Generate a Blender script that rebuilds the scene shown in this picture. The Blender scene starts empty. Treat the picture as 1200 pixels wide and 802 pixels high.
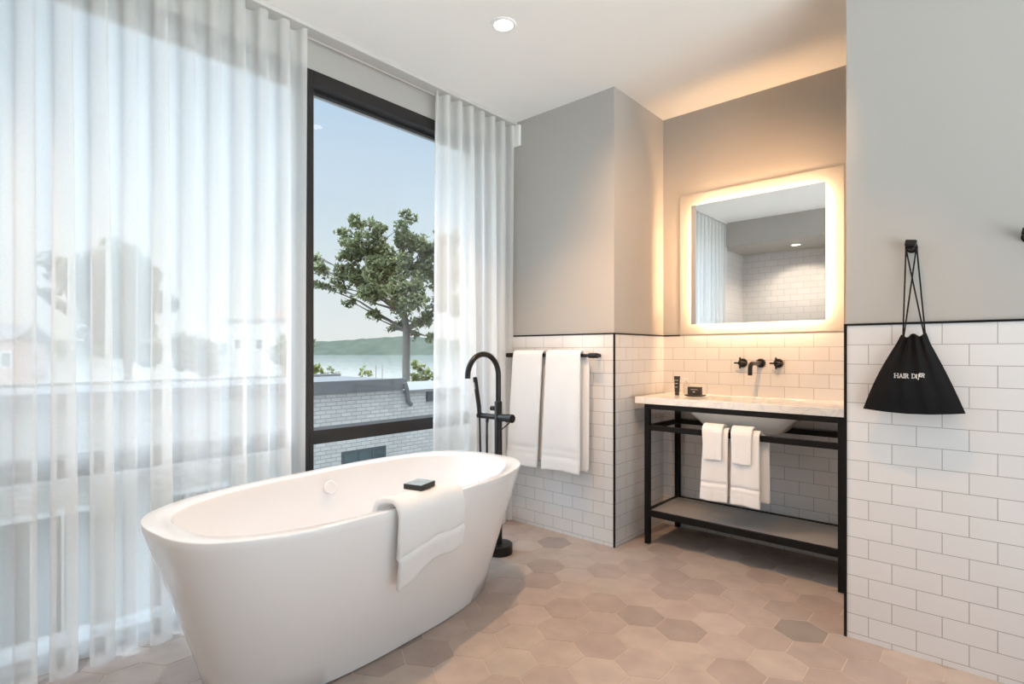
import bpy, bmesh, math, random
from mathutils import Vector, Matrix, noise
S = bpy.context.scene
COL = S.collection
PI = math.pi
rnd = random.Random(7)

# ------------------------------------------------------------------ helpers
def new_mat(name):
    m = bpy.data.materials.new(name); m.use_nodes = True
    nt = m.node_tree; nt.nodes.clear()
    out = nt.nodes.new('ShaderNodeOutputMaterial')
    return m, nt, out

def N(nt, kind, **kw):
    n = nt.nodes.new(kind)
    for k, v in kw.items():
        if k in n.inputs.keys(): n.inputs[k].default_value = v
        else: setattr(n, k, v)
    return n

def c4(c): return (c[0], c[1], c[2], 1.0)

def pbr(name, col, rough=0.5, metal=0.0, var=0.0, scale=20.0, bump=0.0, bscale=200.0, coat=0.0, spec=None):
    """principled surface with a soft procedural tone variation and an optional bump"""
    m, nt, out = new_mat(name)
    p = N(nt, 'ShaderNodeBsdfPrincipled', Roughness=rough, Metallic=metal)
    p.inputs['Base Color'].default_value = c4(col)
    if coat: p.inputs['Coat Weight'].default_value = coat; p.inputs['Coat Roughness'].default_value = 0.05
    if spec is not None: p.inputs['Specular IOR Level'].default_value = spec
    nt.links.new(p.outputs[0], out.inputs[0])
    tc = N(nt, 'ShaderNodeTexCoord')
    if var:
        nz = N(nt, 'ShaderNodeTexNoise', Scale=scale, Detail=4.0)
        nt.links.new(tc.outputs['Object'], nz.inputs['Vector'])
        mx = N(nt, 'ShaderNodeMix', data_type='RGBA')
        mx.inputs['A'].default_value = c4([max(0, x * (1 - var)) for x in col])
        mx.inputs['B'].default_value = c4([min(1, x * (1 + var)) for x in col])
        nt.links.new(nz.outputs['Fac'], mx.inputs['Factor'])
        nt.links.new(mx.outputs['Result'], p.inputs['Base Color'])
    if bump:
        nb = N(nt, 'ShaderNodeTexNoise', Scale=bscale, Detail=3.0)
        nt.links.new(tc.outputs['Object'], nb.inputs['Vector'])
        b = N(nt, 'ShaderNodeBump', Strength=bump, Distance=0.002)
        nt.links.new(nb.outputs['Fac'], b.inputs['Height'])
        nt.links.new(b.outputs['Normal'], p.inputs['Normal'])
    return m

def glow(name, col, strength):
    m, nt, out = new_mat(name)
    e = N(nt, 'ShaderNodeEmission', Strength=strength); e.inputs['Color'].default_value = c4(col)
    nt.links.new(e.outputs[0], out.inputs[0]); return m

def tag(o, label=None, cat=None, group=None, kind=None):
    if label: o['label'] = label
    if cat: o['category'] = cat
    if group: o['group'] = group
    if kind: o['kind'] = kind
    return o

def empty(name, loc=(0, 0, 0), label=None, cat=None, group=None, rz=0):
    o = bpy.data.objects.new(name, None); COL.objects.link(o)
    o.location = loc; o.rotation_euler = (0, 0, rz); o.empty_display_size = 0.05
    return tag(o, label, cat, group)

def obj(name, bm, mat, parent=None, smooth=35, bevel=0.0, seg=2):
    """bmesh -> one linked mesh object; vertices are in world space when the parent sits at the origin"""
    bmesh.ops.recalc_face_normals(bm, faces=bm.faces[:])
    me = bpy.data.meshes.new(name); bm.to_mesh(me); bm.free()
    for mm in (mat if isinstance(mat, (list, tuple)) else [mat]): me.materials.append(mm)
    if smooth:
        me.shade_smooth(); me.set_sharp_from_angle(angle=math.radians(smooth))
    o = bpy.data.objects.new(name, me); COL.objects.link(o)
    if parent: o.parent = parent
    if bevel:
        b = o.modifiers.new('bevel', 'BEVEL'); b.width = bevel; b.segments = seg
        b.limit_method = 'ANGLE'; b.angle_limit = math.radians(40)
    return o

def struct(name, bm, mat, **kw):
    o = obj(name, bm, mat, **kw); o['kind'] = 'structure'; return o

def box(bm, x0, x1, y0, y1, z0, z1, mi=0):
    v = [bm.verts.new((x, y, z)) for x in (x0, x1) for y in (y0, y1) for z in (z0, z1)]
    fs = []
    for q in ((0, 1, 3, 2), (4, 6, 7, 5), (0, 4, 5, 1), (2, 3, 7, 6), (0, 2, 6, 4), (1, 5, 7, 3)):
        f = bm.faces.new([v[i] for i in q]); f.material_index = mi; fs.append(f)
    return fs

def BX(*a):
    bm = bmesh.new(); box(bm, *a); return bm

def frame_of(d):
    d = Vector(d).normalized()
    a = Vector((0, 0, 1)) if abs(d.z) < 0.9 else Vector((1, 0, 0))
    u = d.cross(a).normalized(); return u, d.cross(u).normalized()

def tube(bm, pts, r, n=16, cap=True):
    """swept circle along points; r is one radius or one per point"""
    pts = [Vector(p) for p in pts]
    rs = r if isinstance(r, (list, tuple)) else [r] * len(pts)
    rings = []; u = None
    for i, p in enumerate(pts):
        d = (pts[min(i + 1, len(pts) - 1)] - pts[max(i - 1, 0)]).normalized()
        if u is None: u, w = frame_of(d)
        else:
            u = (u - d * u.dot(d)).normalized(); w = d.cross(u).normalized()
        rings.append([bm.verts.new(p + rs[i] * (u * math.cos(2 * PI * k / n) + w * math.sin(2 * PI * k / n))) for k in range(n)])
    for a, b in zip(rings, rings[1:]):
        for k in range(n): bm.faces.new((a[k], a[(k + 1) % n], b[(k + 1) % n], b[k]))
    if cap:
        bm.faces.new(rings[0]); bm.faces.new(rings[-1])
    return bm

def TB(*a, **k):
    bm = bmesh.new(); tube(bm, *a, **k); return bm

def cyl(p, q, r, e=0.0015, n=28):
    """cylinder with softened ends"""
    p, q = Vector(p), Vector(q); d = (q - p).normalized()
    return TB([p, p + d * e * 0.01, p + d * e, q - d * e, q - d * e * 0.01, q], [r - e, r - e, r, r, r - e, r - e], n=n)

def lathe(bm, prof, c, n=40):
    c = Vector(c); rings = []
    for r, z in prof:
        rings.append([bm.verts.new(c + Vector((r * math.cos(2 * PI * k / n), r * math.sin(2 * PI * k / n), z))) for k in range(n)])
    for a, b in zip(rings, rings[1:]):
        for k in range(n): bm.faces.new((a[k], a[(k + 1) % n], b[(k + 1) % n], b[k]))
    bm.faces.new(rings[0]); bm.faces.new(rings[-1])
    return bm

def grid(bm, rows, closed=False):
    vs = [[bm.verts.new(p) for p in r] for r in rows]
    m = len(vs[0])
    for a, b in zip(vs, vs[1:]):
        for k in range(m if closed else m - 1):
            bm.faces.new((a[k], a[(k + 1) % m], b[(k + 1) % m], b[k]))
    return vs

def solid(o, t, off=0.0, sub=0):
    s = o.modifiers.new('thickness', 'SOLIDIFY'); s.thickness = t; s.offset = off
    if sub:
        q = o.modifiers.new('round', 'SUBSURF'); q.levels = sub; q.render_levels = sub
    return o

# ------------------------------------------------------------------ camera (1200 x 802 frame)
EYE = 1.155; FPX = 640.0; YAW = math.atan(569 / 640.0)
cam = bpy.data.cameras.new('camera'); cam.sensor_width = 36; cam.lens = 36 * FPX / 1200
cam.shift_y = 12 / 1200; cam.clip_start = 0.02; cam.clip_end = 20000
co = bpy.data.objects.new('camera', cam); COL.objects.link(co)
co.location = (0, 0, EYE); co.rotation_euler = (PI / 2, 0, YAW); S.camera = co

def away(px, dist):
    """plan position of something dist metres out in the direction of a column of the photograph"""
    u = (px - 600) / FPX
    return (dist * (-math.sin(YAW) + u * math.cos(YAW)), dist * (math.cos(YAW) + u * math.sin(YAW)))
def height(py, dist): return EYE - dist * (py - 413) / FPX

# ------------------------------------------------------------------ materials
PAINT = pbr('wall paint warm grey', (0.41, 0.395, 0.37), 0.75, var=0.02, scale=3, bump=0.08, bscale=350)
CEIL = pbr('ceiling paint off white', (0.88, 0.87, 0.84), 0.8, var=0.01, scale=3)
WHITE = pbr('white painted plastic', (0.82, 0.82, 0.80), 0.45, var=0.01)
BLACK = pbr('matt black metal', (0.006, 0.006, 0.0065), 0.5, var=0.15, scale=40, spec=0.22)
BLACKS = pbr('satin black brassware', (0.008, 0.007, 0.0065), 0.32, var=0.2, scale=60, spec=0.35)
FRAME = pbr('dark bronze window metal', (0.022, 0.020, 0.020), 0.45, var=0.1, scale=15, spec=0.3)
SILLM = pbr('grey sill metal', (0.30, 0.32, 0.33), 0.5, var=0.1, scale=15)
ACRYL = pbr('white bath acrylic', (0.84, 0.84, 0.845), 0.16, var=0.008, scale=4, coat=0.4)
CERAM = pbr('white sink ceramic', (0.80, 0.79, 0.76), 0.15, var=0.01, scale=5, coat=0.3)
TERRY = pbr('white terry cotton', (0.85, 0.85, 0.85), 0.95, var=0.03, scale=90, bump=0.9, bscale=420, spec=0.1)
BAGM = pbr('black cotton bag cloth', (0.010, 0.010, 0.011), 0.9, var=0.2, scale=60, bump=0.4, bscale=600, spec=0.15)
CORD = pbr('black cord', (0.012, 0.011, 0.011), 0.85, var=0.2, scale=200, spec=0.2)
INK = pbr('white printed lettering', (0.85, 0.85, 0.84), 0.8, var=0.02)
SHELF = pbr('grey shelf laminate', (0.30, 0.295, 0.29), 0.4, var=0.08, scale=12)
PACK = pbr('dark toiletry carton', (0.022, 0.02, 0.019), 0.5, var=0.1, scale=60)
PACKT = pbr('slate blue carton top', (0.36, 0.45, 0.50), 0.35, var=0.05, scale=60)
INKG = pbr('pale grey print', (0.42, 0.40, 0.37), 0.6, var=0.05)
GAPDARK = pbr('dark sill gap', (0.01, 0.01, 0.01), 0.7, var=0.1)
LED = glow('warm led diffuser', (1.0, 0.61, 0.33), 118.0)
LEDB = glow('warm led backlight', (1.0, 0.64, 0.37), 85.0)
LENS = glow('downlight diffuser', (1.0, 0.90, 0.78), 6.0)
MIRR = pbr('silvered mirror glass', (0.90, 0.92, 0.92), 0.0, metal=1.0)

def tile_mat():
    m, nt, out = new_mat('white metro tile')
    p = N(nt, 'ShaderNodeBsdfPrincipled', Roughness=0.14)
    p.inputs['Coat Weight'].default_value = 0.15
    uv = N(nt, 'ShaderNodeUVMap')
    b = nt.nodes.new('ShaderNodeTexBrick')
    b.offset = 0.5; b.offset_frequency = 2; b.squash = 1.0
    b.inputs['Color1'].default_value = (0.70, 0.69, 0.685, 1); b.inputs['Color2'].default_value = (0.67, 0.66, 0.655, 1)
    b.inputs['Mortar'].default_value = (0.30, 0.285, 0.27, 1)
    b.inputs['Scale'].default_value = 1.0; b.inputs['Mortar Size'].default_value = 0.0013
    b.inputs['Mortar Smooth'].default_value = 0.2; b.inputs['Bias'].default_value = 0.0
    b.inputs['Brick Width'].default_value = 0.1535; b.inputs['Row Height'].default_value = 0.0775
    nt.links.new(uv.outputs['UV'], b.inputs['Vector'])
    nt.links.new(b.outputs['Color'], p.inputs['Base Color'])
    inv = N(nt, 'ShaderNodeMath', operation='SUBTRACT'); inv.inputs[0].default_value = 1.0
    nt.links.new(b.outputs['Fac'], inv.inputs[1])
    nz = N(nt, 'ShaderNodeTexNoise', Scale=14.0, Detail=1.0)
    nt.links.new(uv.outputs['UV'], nz.inputs['Vector'])
    ad = N(nt, 'ShaderNodeMath', operation='MULTIPLY_ADD'); ad.inputs[1].default_value = 0.25
    nt.links.new(nz.outputs['Fac'], ad.inputs[0]); nt.links.new(inv.outputs[0], ad.inputs[2])
    bp = N(nt, 'ShaderNodeBump', Strength=0.5, Distance=0.001)
    nt.links.new(ad.outputs[0], bp.inputs['Height']); nt.links.new(bp.outputs['Normal'], p.inputs['Normal'])
    rg = N(nt, 'ShaderNodeMapRange'); rg.inputs['To Min'].default_value = 0.14; rg.inputs['To Max'].default_value = 0.8
    nt.links.new(b.outputs['Fac'], rg.inputs['Value']); nt.links.new(rg.outputs[0], p.inputs['Roughness'])
    nt.links.new(p.outputs[0], out.inputs[0]); return m
TILE = tile_mat()

def hex_mat():
    m, nt, out = new_mat('clay hexagon tile')
    p = N(nt, 'ShaderNodeBsdfPrincipled', Roughness=0.5)
    g = N(nt, 'ShaderNodeNewGeometry'); tc = N(nt, 'ShaderNodeTexCoord')
    cr = N(nt, 'ShaderNodeValToRGB')
    e = cr.color_ramp.elements
    e[0].position = 0; e[0].color = (0.255, 0.222, 0.198, 1)
    e[1].position = 1; e[1].color = (0.43, 0.36, 0.325, 1)
    for pos, c in ((0.07, (0.335, 0.275, 0.245)), (0.35, (0.365, 0.305, 0.272)), (0.6, (0.395, 0.325, 0.29)), (0.85, (0.40, 0.345, 0.30))):
        q = e.new(pos); q.color = c4(c)
    nt.links.new(g.outputs['Random Per Island'], cr.inputs['Fac'])
    nz = N(nt, 'ShaderNodeTexNoise', Scale=9.0, Detail=5.0)
    nt.links.new(tc.outputs['Object'], nz.inputs['Vector'])
    mr = N(nt, 'ShaderNodeMapRange'); mr.inputs['From Min'].default_value = 0.3; mr.inputs['From Max'].default_value = 0.7
    mr.inputs['To Min'].default_value = 0.90; mr.inputs['To Max'].default_value = 1.10
    nt.links.new(nz.outputs['Fac'], mr.inputs['Value'])
    vm = N(nt, 'ShaderNodeVectorMath', operation='SCALE')
    nt.links.new(cr.outputs['Color'], vm.inputs[0]); nt.links.new(mr.outputs[0], vm.inputs['Scale'])
    nt.links.new(vm.outputs[0], p.inputs['Base Color'])
    nb = N(nt, 'ShaderNodeTexNoise', Scale=120.0, Detail=3.0)
    nt.links.new(tc.outputs['Object'], nb.inputs['Vector'])
    bp = N(nt, 'ShaderNodeBump', Strength=0.15, Distance=0.001)
    nt.links.new(nb.outputs['Fac'], bp.inputs['Height']); nt.links.new(bp.outputs['Normal'], p.inputs['Normal'])
    nt.links.new(p.outputs[0], out.inputs[0]); return m
HEX = hex_mat()
GROUT = pbr('pale floor grout', (0.50, 0.42, 0.35), 0.9, var=0.1, scale=20)

def marble_mat():
    m, nt, out = new_mat('white veined marble')
    p = N(nt, 'ShaderNodeBsdfPrincipled', Roughness=0.2)
    tc = N(nt, 'ShaderNodeTexCoord')
    n1 = N(nt, 'ShaderNodeTexNoise', Scale=4.0, Detail=8.0, Distortion=1.6)
    nt.links.new(tc.outputs['Object'], n1.inputs['Vector'])
    cr = N(nt, 'ShaderNodeValToRGB'); e = cr.color_ramp.elements
    e[0].position = 0.40; e[0].color = (0.80, 0.80, 0.79, 1); e[1].position = 0.60; e[1].color = (0.80, 0.80, 0.78, 1)
    q = e.new(0.5); q.color = (0.68, 0.695, 0.70, 1)
    q = e.new(0.47); q.color = (0.76, 0.765, 0.76, 1); q = e.new(0.54); q.color = (0.76, 0.765, 0.76, 1)
    nt.links.new(n1.outputs['Fac'], cr.inputs['Fac']); nt.links.new(cr.outputs['Color'], p.inputs['Base Color'])
    nt.links.new(p.outputs[0], out.inputs[0]); return m
MARB = marble_mat()

def glass_mat(name, tint=(0.97, 0.985, 0.98), refl=1.0):
    m, nt, out = new_mat(name)
    t = N(nt, 'ShaderNodeBsdfTransparent'); t.inputs['Color'].default_value = c4(tint)
    g = N(nt, 'ShaderNodeBsdfGlossy', Roughness=0.0); g.inputs['Color'].default_value = (refl, refl, refl, 1)
    f = N(nt, 'ShaderNodeFresnel', IOR=1.45)
    mx = N(nt, 'ShaderNodeMixShader')
    gm = N(nt, 'ShaderNodeNewGeometry'); iv = N(nt, 'ShaderNodeMath', operation='SUBTRACT'); iv.inputs[0].default_value = 1.0
    nt.links.new(gm.outputs['Backfacing'], iv.inputs[1]); ml = N(nt, 'ShaderNodeMath', operation='MULTIPLY')
    nt.links.new(f.outputs[0], ml.inputs[0]); nt.links.new(iv.outputs[0], ml.inputs[1])   # reflect once, at the surface the light enters
    nt.links.new(ml.outputs[0], mx.inputs[0]); nt.links.new(t.outputs[0], mx.inputs[1]); nt.links.new(g.outputs[0], mx.inputs[2])
    nt.links.new(mx.outputs[0], out.inputs[0]); return m
GLASS = glass_mat('window glass')
BOTTLE = glass_mat('clear bottle glass', (0.93, 0.92, 0.91))

def sheer_mat():
    m, nt, out = new_mat('white sheer voile')
    tr = N(nt, 'ShaderNodeBsdfTransparent'); tr.inputs['Color'].default_value = (1, 1, 1, 1)
    tl = N(nt, 'ShaderNodeBsdfTranslucent'); tl.inputs['Color'].default_value = (0.90, 0.90, 0.89, 1)
    df = N(nt, 'ShaderNodeBsdfDiffuse'); df.inputs['Color'].default_value = (0.88, 0.88, 0.865, 1)
    m1 = N(nt, 'ShaderNodeMixShader'); m1.inputs[0].default_value = 0.58
    m2 = N(nt, 'ShaderNodeMixShader')
    tc = N(nt, 'ShaderNodeTexCoord')
    mp = N(nt, 'ShaderNodeMapping'); mp.inputs['Scale'].default_value = (120, 120, 160)
    nz = N(nt, 'ShaderNodeTexNoise', Scale=1.5, Detail=2.0)
    nt.links.new(tc.outputs['Object'], mp.inputs['Vector']); nt.links.new(mp.outputs[0], nz.inputs['Vector'])
    mr = N(nt, 'ShaderNodeMapRange'); mr.inputs['To Min'].default_value = 0.62; mr.inputs['To Max'].default_value = 0.70
    nt.links.new(nz.outputs['Fac'], mr.inputs['Value']); nt.links.new(mr.outputs[0], m2.inputs[0])
    nt.links.new(tl.outputs[0], m1.inputs[1]); nt.links.new(df.outputs[0], m1.inputs[2])
    nt.links.new(tr.outputs[0], m2.inputs[1]); nt.links.new(m1.outputs[0], m2.inputs[2])
    nt.links.new(m2.outputs[0], out.inputs[0]); return m
SHEER = sheer_mat()

def leaf_mat(name, a, b):
    m, nt, out = new_mat(name)
    g = N(nt, 'ShaderNodeNewGeometry')
    mx = N(nt, 'ShaderNodeMix', data_type='RGBA'); mx.inputs['A'].default_value = c4(a); mx.inputs['B'].default_value = c4(b)
    nt.links.new(g.outputs['Random Per Island'], mx.inputs['Factor'])
    d = N(nt, 'ShaderNodeBsdfDiffuse'); t = N(nt, 'ShaderNodeBsdfTranslucent')
    nt.links.new(mx.outputs['Result'], d.inputs['Color']); nt.links.new(mx.outputs['Result'], t.inputs['Color'])
    m1 = N(nt, 'ShaderNodeMixShader'); m1.inputs[0].default_value = 0.35
    nt.links.new(d.outputs[0], m1.inputs[1]); nt.links.new(t.outputs[0], m1.inputs[2]); nt.links.new(m1.outputs[0], out.inputs[0])
    return m
LEAF = leaf_mat('oak leaves', (0.12, 0.135, 0.075), (0.29, 0.305, 0.155))
LEAFY = leaf_mat('yellow green leaves', (0.15, 0.17, 0.05), (0.28, 0.29, 0.10))
LEAFD = leaf_mat('dark green leaves', (0.06, 0.08, 0.045), (0.13, 0.155, 0.08))
BARK = pbr('grey brown bark', (0.13, 0.115, 0.10), 0.9, var=0.3, scale=6, bump=0.6, bscale=30)

# ------------------------------------------------------------------ the room
ZC = 2.727                       # ceiling
YT, YM, YR = 2.814, 3.449, 2.566 # towel wall, mirror wall, near right wall
XA, XR, XW = -1.694, -0.46, -2.58  # alcove left return, right wall edge, window wall face
ZT = 1.262                       # top of the tiling
TH = 0.004                       # tile thickness in front of the paint

def uv_slab(bm, faces_pts, u0, axis):
    """tile slab pieces with metric uv: rows hang from the top edge ZT"""
    uvl = bm.loops.layers.uv.verify()
    v0 = ZT - 17 * 0.0775
    for f in bm.faces:
        for l in f.loops:
            c = l.vert.co
            l[uvl].uv = ((c.x if axis == 'x' else c.y) - u0, c.z - v0)
    return bm

YJ0, YJ1 = 0.06, 2.66
ZH = 2.58
# floor: hexagonal tiles over a grout bed, one mesh
bm = bmesh.new()
R = 0.1078; r = R - 0.0016
for j in range(-30, 8):
    for i in range(-16, 20):
        cx = -0.7964 + math.sqrt(3) * R * (i + (j % 2) / 2); cy = 2.8107 + 1.5 * R * j
        if not (-2.75 < cx < 1.78 and -1.35 < cy < 3.6): continue
        top = [bm.verts.new((cx + (r - 0.001) * math.cos(PI / 6 + k * PI / 3), cy + (r - 0.001) * math.sin(PI / 6 + k * PI / 3), 0)) for k in range(6)]
        low = [bm.verts.new((cx + r * math.cos(PI / 6 + k * PI / 3), cy + r * math.sin(PI / 6 + k * PI / 3), -0.0025)) for k in range(6)]
        bm.faces.new(top)
        for k in range(6): bm.faces.new((top[k], low[k], low[(k + 1) % 6], top[(k + 1) % 6]))
for co_, no in (((-2.70, 0, 0), (-1, 0, 0)), ((1.62, 0, 0), (1, 0, 0)), ((0, YM + 0.02, 0), (0, 1, 0)), ((0, -1.22, 0), (0, -1, 0))):
    bmesh.ops.bisect_plane(bm, geom=bm.verts[:] + bm.edges[:] + bm.faces[:], plane_co=co_, plane_no=no, clear_outer=True)
box(bm, -2.74, 1.74, -1.34, YM + 0.13, -0.12, -0.0012, 1)
struct('floor', bm, [HEX, GROUT], smooth=0)

struct('ceiling', BX(-2.74, 1.74, -1.34, YM + 0.13, ZC, ZC + 0.15), CEIL, smooth=0)

# window wall: header above the glazing, pier at the far end, wall beyond the near end
bm = bmesh.new()
box(bm, -2.74, XW, YJ0, YJ1, ZH, ZC)
box(bm, -2.74, XW, YJ1, YT, 0, ZC)
box(bm, -2.74, XW, -0.86, YJ0, 0, ZC)
struct('wall_left', bm, PAINT, smooth=0)
# towel wall with its return into the vanity alcove
wb = struct('wall_back', BX(-2.74, XA, YT, YM + 0.13, 0, ZC), PAINT, smooth=0)
bm = BX(XW, XA + TH, YT - TH, YT, 0, ZT); uv_slab(bm, None, -1.761 - 0.0767, 'x'); obj('tile_cladding', bm, TILE, wb, smooth=0)
bm = BX(XA, XA + TH, YT, YM, 0, ZT); uv_slab(bm, None, 3.024 - 0.0767, 'y'); obj('tile_cladding', bm, TILE, wb, smooth=0)
# alcove wall behind the vanity
wm = struct('wall_alcove', BX(XA, XR, YM, YM + 0.13, 0, ZC), PAINT, smooth=0)
bm = BX(XA + TH, XR, YM - TH, YM, 0, ZT); uv_slab(bm, None, -1.468, 'x'); obj('tile_cladding', bm, TILE, wm, smooth=0)
# near right wall, whose left edge closes the alcove
wr = struct('wall_right', BX(XR, 1.74, YR, YM + 0.13, 0, ZC), PAINT, smooth=0)
bm = BX(XR - TH, 1.60, YR - TH, YR, 0, ZT); uv_slab(bm, None, -0.46 - 0.0767, 'x'); obj('tile_cladding', bm, TILE, wr, smooth=0)
bm = BX(XR - TH, XR, YR, YM, 0, ZT); uv_slab(bm, None, 2.60, 'y'); obj('tile_cladding', bm, TILE, wr, smooth=0)
bm = bmesh.new(); box(bm, 1.60, 1.74, -1.34, YR, 2.62, ZC); box(bm, 1.60, 1.74, -1.34, -1.0, 0, 2.62); box(bm, 1.60, 1.74, 2.30, YR, 0, 2.62)
struct('wall_far_right', bm, PAINT, smooth=0)
bm = bmesh.new()
for a, b in ((-1.0, -0.95), (0.06, 0.11), (1.16, 1.21), (2.25, 2.30)): box(bm, 1.63, 1.71, a, b, 0, 2.62)
for a, b in ((-0.95, 0.06), (0.11, 1.16), (1.21, 2.25)):
    box(bm, 1.63, 1.71, a, b, 0.0, 0.05); box(bm, 1.63, 1.71, a, b, 2.56, 2.62)
w4 = struct('added_window', bm, FRAME, smooth=0, bevel=0.002)  # added glazed wall out of view, lets extra light into the room
for a, b in ((-0.955, 0.065), (0.105, 1.165), (1.205, 2.255)): obj('glass_pane', BX(1.667, 1.674, a, b, 0.045, 2.565), GLASS, w4, smooth=0)
struct('wall_front', BX(-0.78, 1.60, -1.34, -1.20, 0, ZC), PAINT, smooth=0)
# outer face of the building around the window; unseen, screens outdoors from brightened sky
bm = bmesh.new()
box(bm, -2.86, -2.74, -30, 30, ZH + 0.0, 14.0); box(bm, -2.86, -2.74, -30, 30, -3.9, -0.13)
box(bm, -2.86, -2.74, -30, YJ0, -0.13, ZH); box(bm, -2.86, -2.74, YJ1, 30, -0.13, ZH)
struct('wall_outer', bm, pbr('pale outer render', (0.55, 0.54, 0.52), 0.85, var=0.05, scale=1), smooth=0)
# shower recess that the mirror looks into: tiled to its soffit
XS = -0.90; YS = -0.72; ZS = 2.44; YF = 0.10
def full_tile(name, args, u0, axis):
    bm = BX(*args); uv_slab(bm, None, u0, axis); return struct(name, bm, TILE, smooth=0)
full_tile('wall_shower_back', (-2.74, XS, YS - 0.14, YS, 0, ZC), -2.5, 'x')
full_tile('wall_shower_left', (XW, -2.55, YS, 0.055, 0, ZS), 0.0, 'y')
full_tile('wall_shower_right', (XS, XS + 0.12, YS - 0.14, -0.02, 0, ZC), 0.0, 'y')
bm = bmesh.new(); box(bm, XW, XS, YS, YF, ZS, ZC)
struct('trim_soffit', bm, PAINT, smooth=0)

# black metal edge trims on the tiling
tz = 0.008; td = 0.0075
bm = bmesh.new(); box(bm, XW + 0.02, XA + td, YT - td, YT + 0.001, ZT, ZT + tz); struct('trim_1', bm, BLACK, smooth=0)
bm = bmesh.new(); box(bm, XA - 0.001, XA + td, YT, YM, ZT, ZT + tz); box(bm, XA + td, -1.574, YM - td, YM, ZT, ZT + tz); struct('trim_2', bm, BLACK, smooth=0)
bm = bmesh.new(); box(bm, XA - 0.002, XA + td, YT - td, YT + 0.002, 0, ZT); struct('trim_3', bm, BLACK, smooth=0)
bm = bmesh.new(); box(bm, XR - td, 1.60, YR - td, YR + 0.001, ZT, ZT + tz); struct('trim_4', bm, BLACK, smooth=0)
bm = bmesh.new(); box(bm, XR - td, XR + 0.003, YR - td, YR + 0.003, 0, ZT); struct('trim_5', bm, BLACK, smooth=0)

# windows: two floor to ceiling units with a low transom
def window(name, y0, y1, ja, jb):
    bm = bmesh.new(); xo, xi = -2.70, XW
    box(bm, xo, xi, y0, y0 + ja, 0.0, ZH); box(bm, xo, xi, y1 - jb, y1, 0.0, ZH)
    box(bm, xo, xi, y0 + ja, y1 - jb, 2.512, ZH)
    box(bm, xo, xi, y0 + ja, y1 - jb, 0.688, 0.758)
    w = struct(name, bm, FRAME, smooth=0, bevel=0.002)
    obj('glass_pane', BX(-2.664, -2.657, y0 + ja - .006, y1 - jb + .006, 0.753, 2.518), GLASS, w, smooth=0)
    obj('glass_pane', BX(-2.664, -2.657, y0 + ja - .006, y1 - jb + .006, 0.055, 0.693), GLASS, w, smooth=0)
    bm = bmesh.new(); box(bm, xo, xi - 0.004, y0 + ja, y1 - jb, 0.014, 0.062)
    obj('sill', bm, SILLM, w, smooth=0, bevel=0.002)
    bm = bmesh.new(); box(bm, xo, xi - 0.012, y0 + ja, y1 - jb, 0.0, 0.014)
    obj('sill_gap', bm, GAPDARK, w, smooth=0)  # solid dark strip stands for the shade in the gap under the sill
    bm = bmesh.new()
    box(bm, -2.652, -2.646, y0 + ja, y1 - jb, 2.500, 2.512)
    obj('glazing_bead', bm, FRAME, w, smooth=0)
    return w
window('window_1', YJ0, 1.371, 0.05, 0.035)
window('window_2', 1.371, YJ1, 0.025, 0.05)

# curtain track
bm = bmesh.new(); box(bm, -2.53, -2.452, YJ0 - 0.0, YT, 2.706, ZC)
o = obj('curtain_track', bm, pbr('pale grey track metal', (0.55, 0.54, 0.52), 0.5, var=0.02), smooth=0, bevel=0.003)
tag(o, 'slim white curtain track fixed along the ceiling above the window', 'curtain track')

# sheer curtains: ripple folds that grow and merge toward the hem
def sheer(y0, y1, n, seed, amps=None, drift=0.03, xc=-2.492, flat=()):
    rg = random.Random(seed)
    amp = [rg.uniform(0.35, 1.45) for _ in range(n + 2)]
    dr = [rg.uniform(-1, 1) * drift for _ in range(n + 2)]
    dr[0] = dr[1] = 0; dr[-1] = dr[-2] = 0
    if amps:
        for k, (a, d) in amps.items(): amp[k] = a; dr[k] = d
    p = (y1 - y0) / n; per = 22; rows = []
    def lerp(arr, s):
        i = min(int(s), n); f = s - i; f = f * f * (3 - 2 * f); return arr[i] * (1 - f) + arr[i + 1] * f
    for iz in range(28):
        t = iz / 27; z = 2.700 + (0.012 - 2.700) * t
        w = min(1.0, t * 1.25) ** 0.8; row = []
        for i in range(n * per + 1):
            s = i / per; ph = 2 * PI * s
            a = 0.030 * (1 - w) + 0.030 * lerp(amp, s) * w
            A = lerp(amp, s)
            b = (0.006 + 0.016 * max(0, A - 0.4) * w)
            x = xc + a * math.cos(ph) + 0.010 * w * math.sin(ph * 0.37 + seed) + 0.006 * w * noise.noise((s * 1.7, z * 1.3, seed))
            y = y0 + p * s + b * math.sin(2 * ph) + lerp(dr, s) * w + 0.008 * w * noise.noise((s, z * 0.8, seed + 5))
            x = max(x, -2.566)
            row.append((x, y, z + 0.004 * math.sin(ph) * (t > 0.98)))
        rows.append(row)
    bm = bmesh.new(); grid(bm, rows); return bm
o = obj('sheer_curtain', sheer(0.085, 1.300, 12, 3, {0: (0.5, 0), 1: (0.35, 0), 2: (1.0, 0.0), 3: (1.7, 0.0), 4: (1.5, 0.015), 5: (0.30, 0.0), 6: (1.75, 0.0), 7: (0.30, 0.0), 8: (0.25, 0.0), 9: (1.1, 0.0), 10: (0.35, 0.0), 11: (1.1, 0.0), 12: (0.4, 0)}), SHEER, smooth=180)
tag(o, 'long white sheer curtain drawn across the window left of the bathtub', 'curtain')
o = obj('sheer_curtain', sheer(2.105, 2.792, 7, 9, {0: (0.5, -0.02), 1: (0.5, -0.01)}, 0.015), SHEER, smooth=180)
tag(o, 'narrow gathered white sheer curtain hanging in the corner behind the black bath tap', 'curtain')

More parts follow.
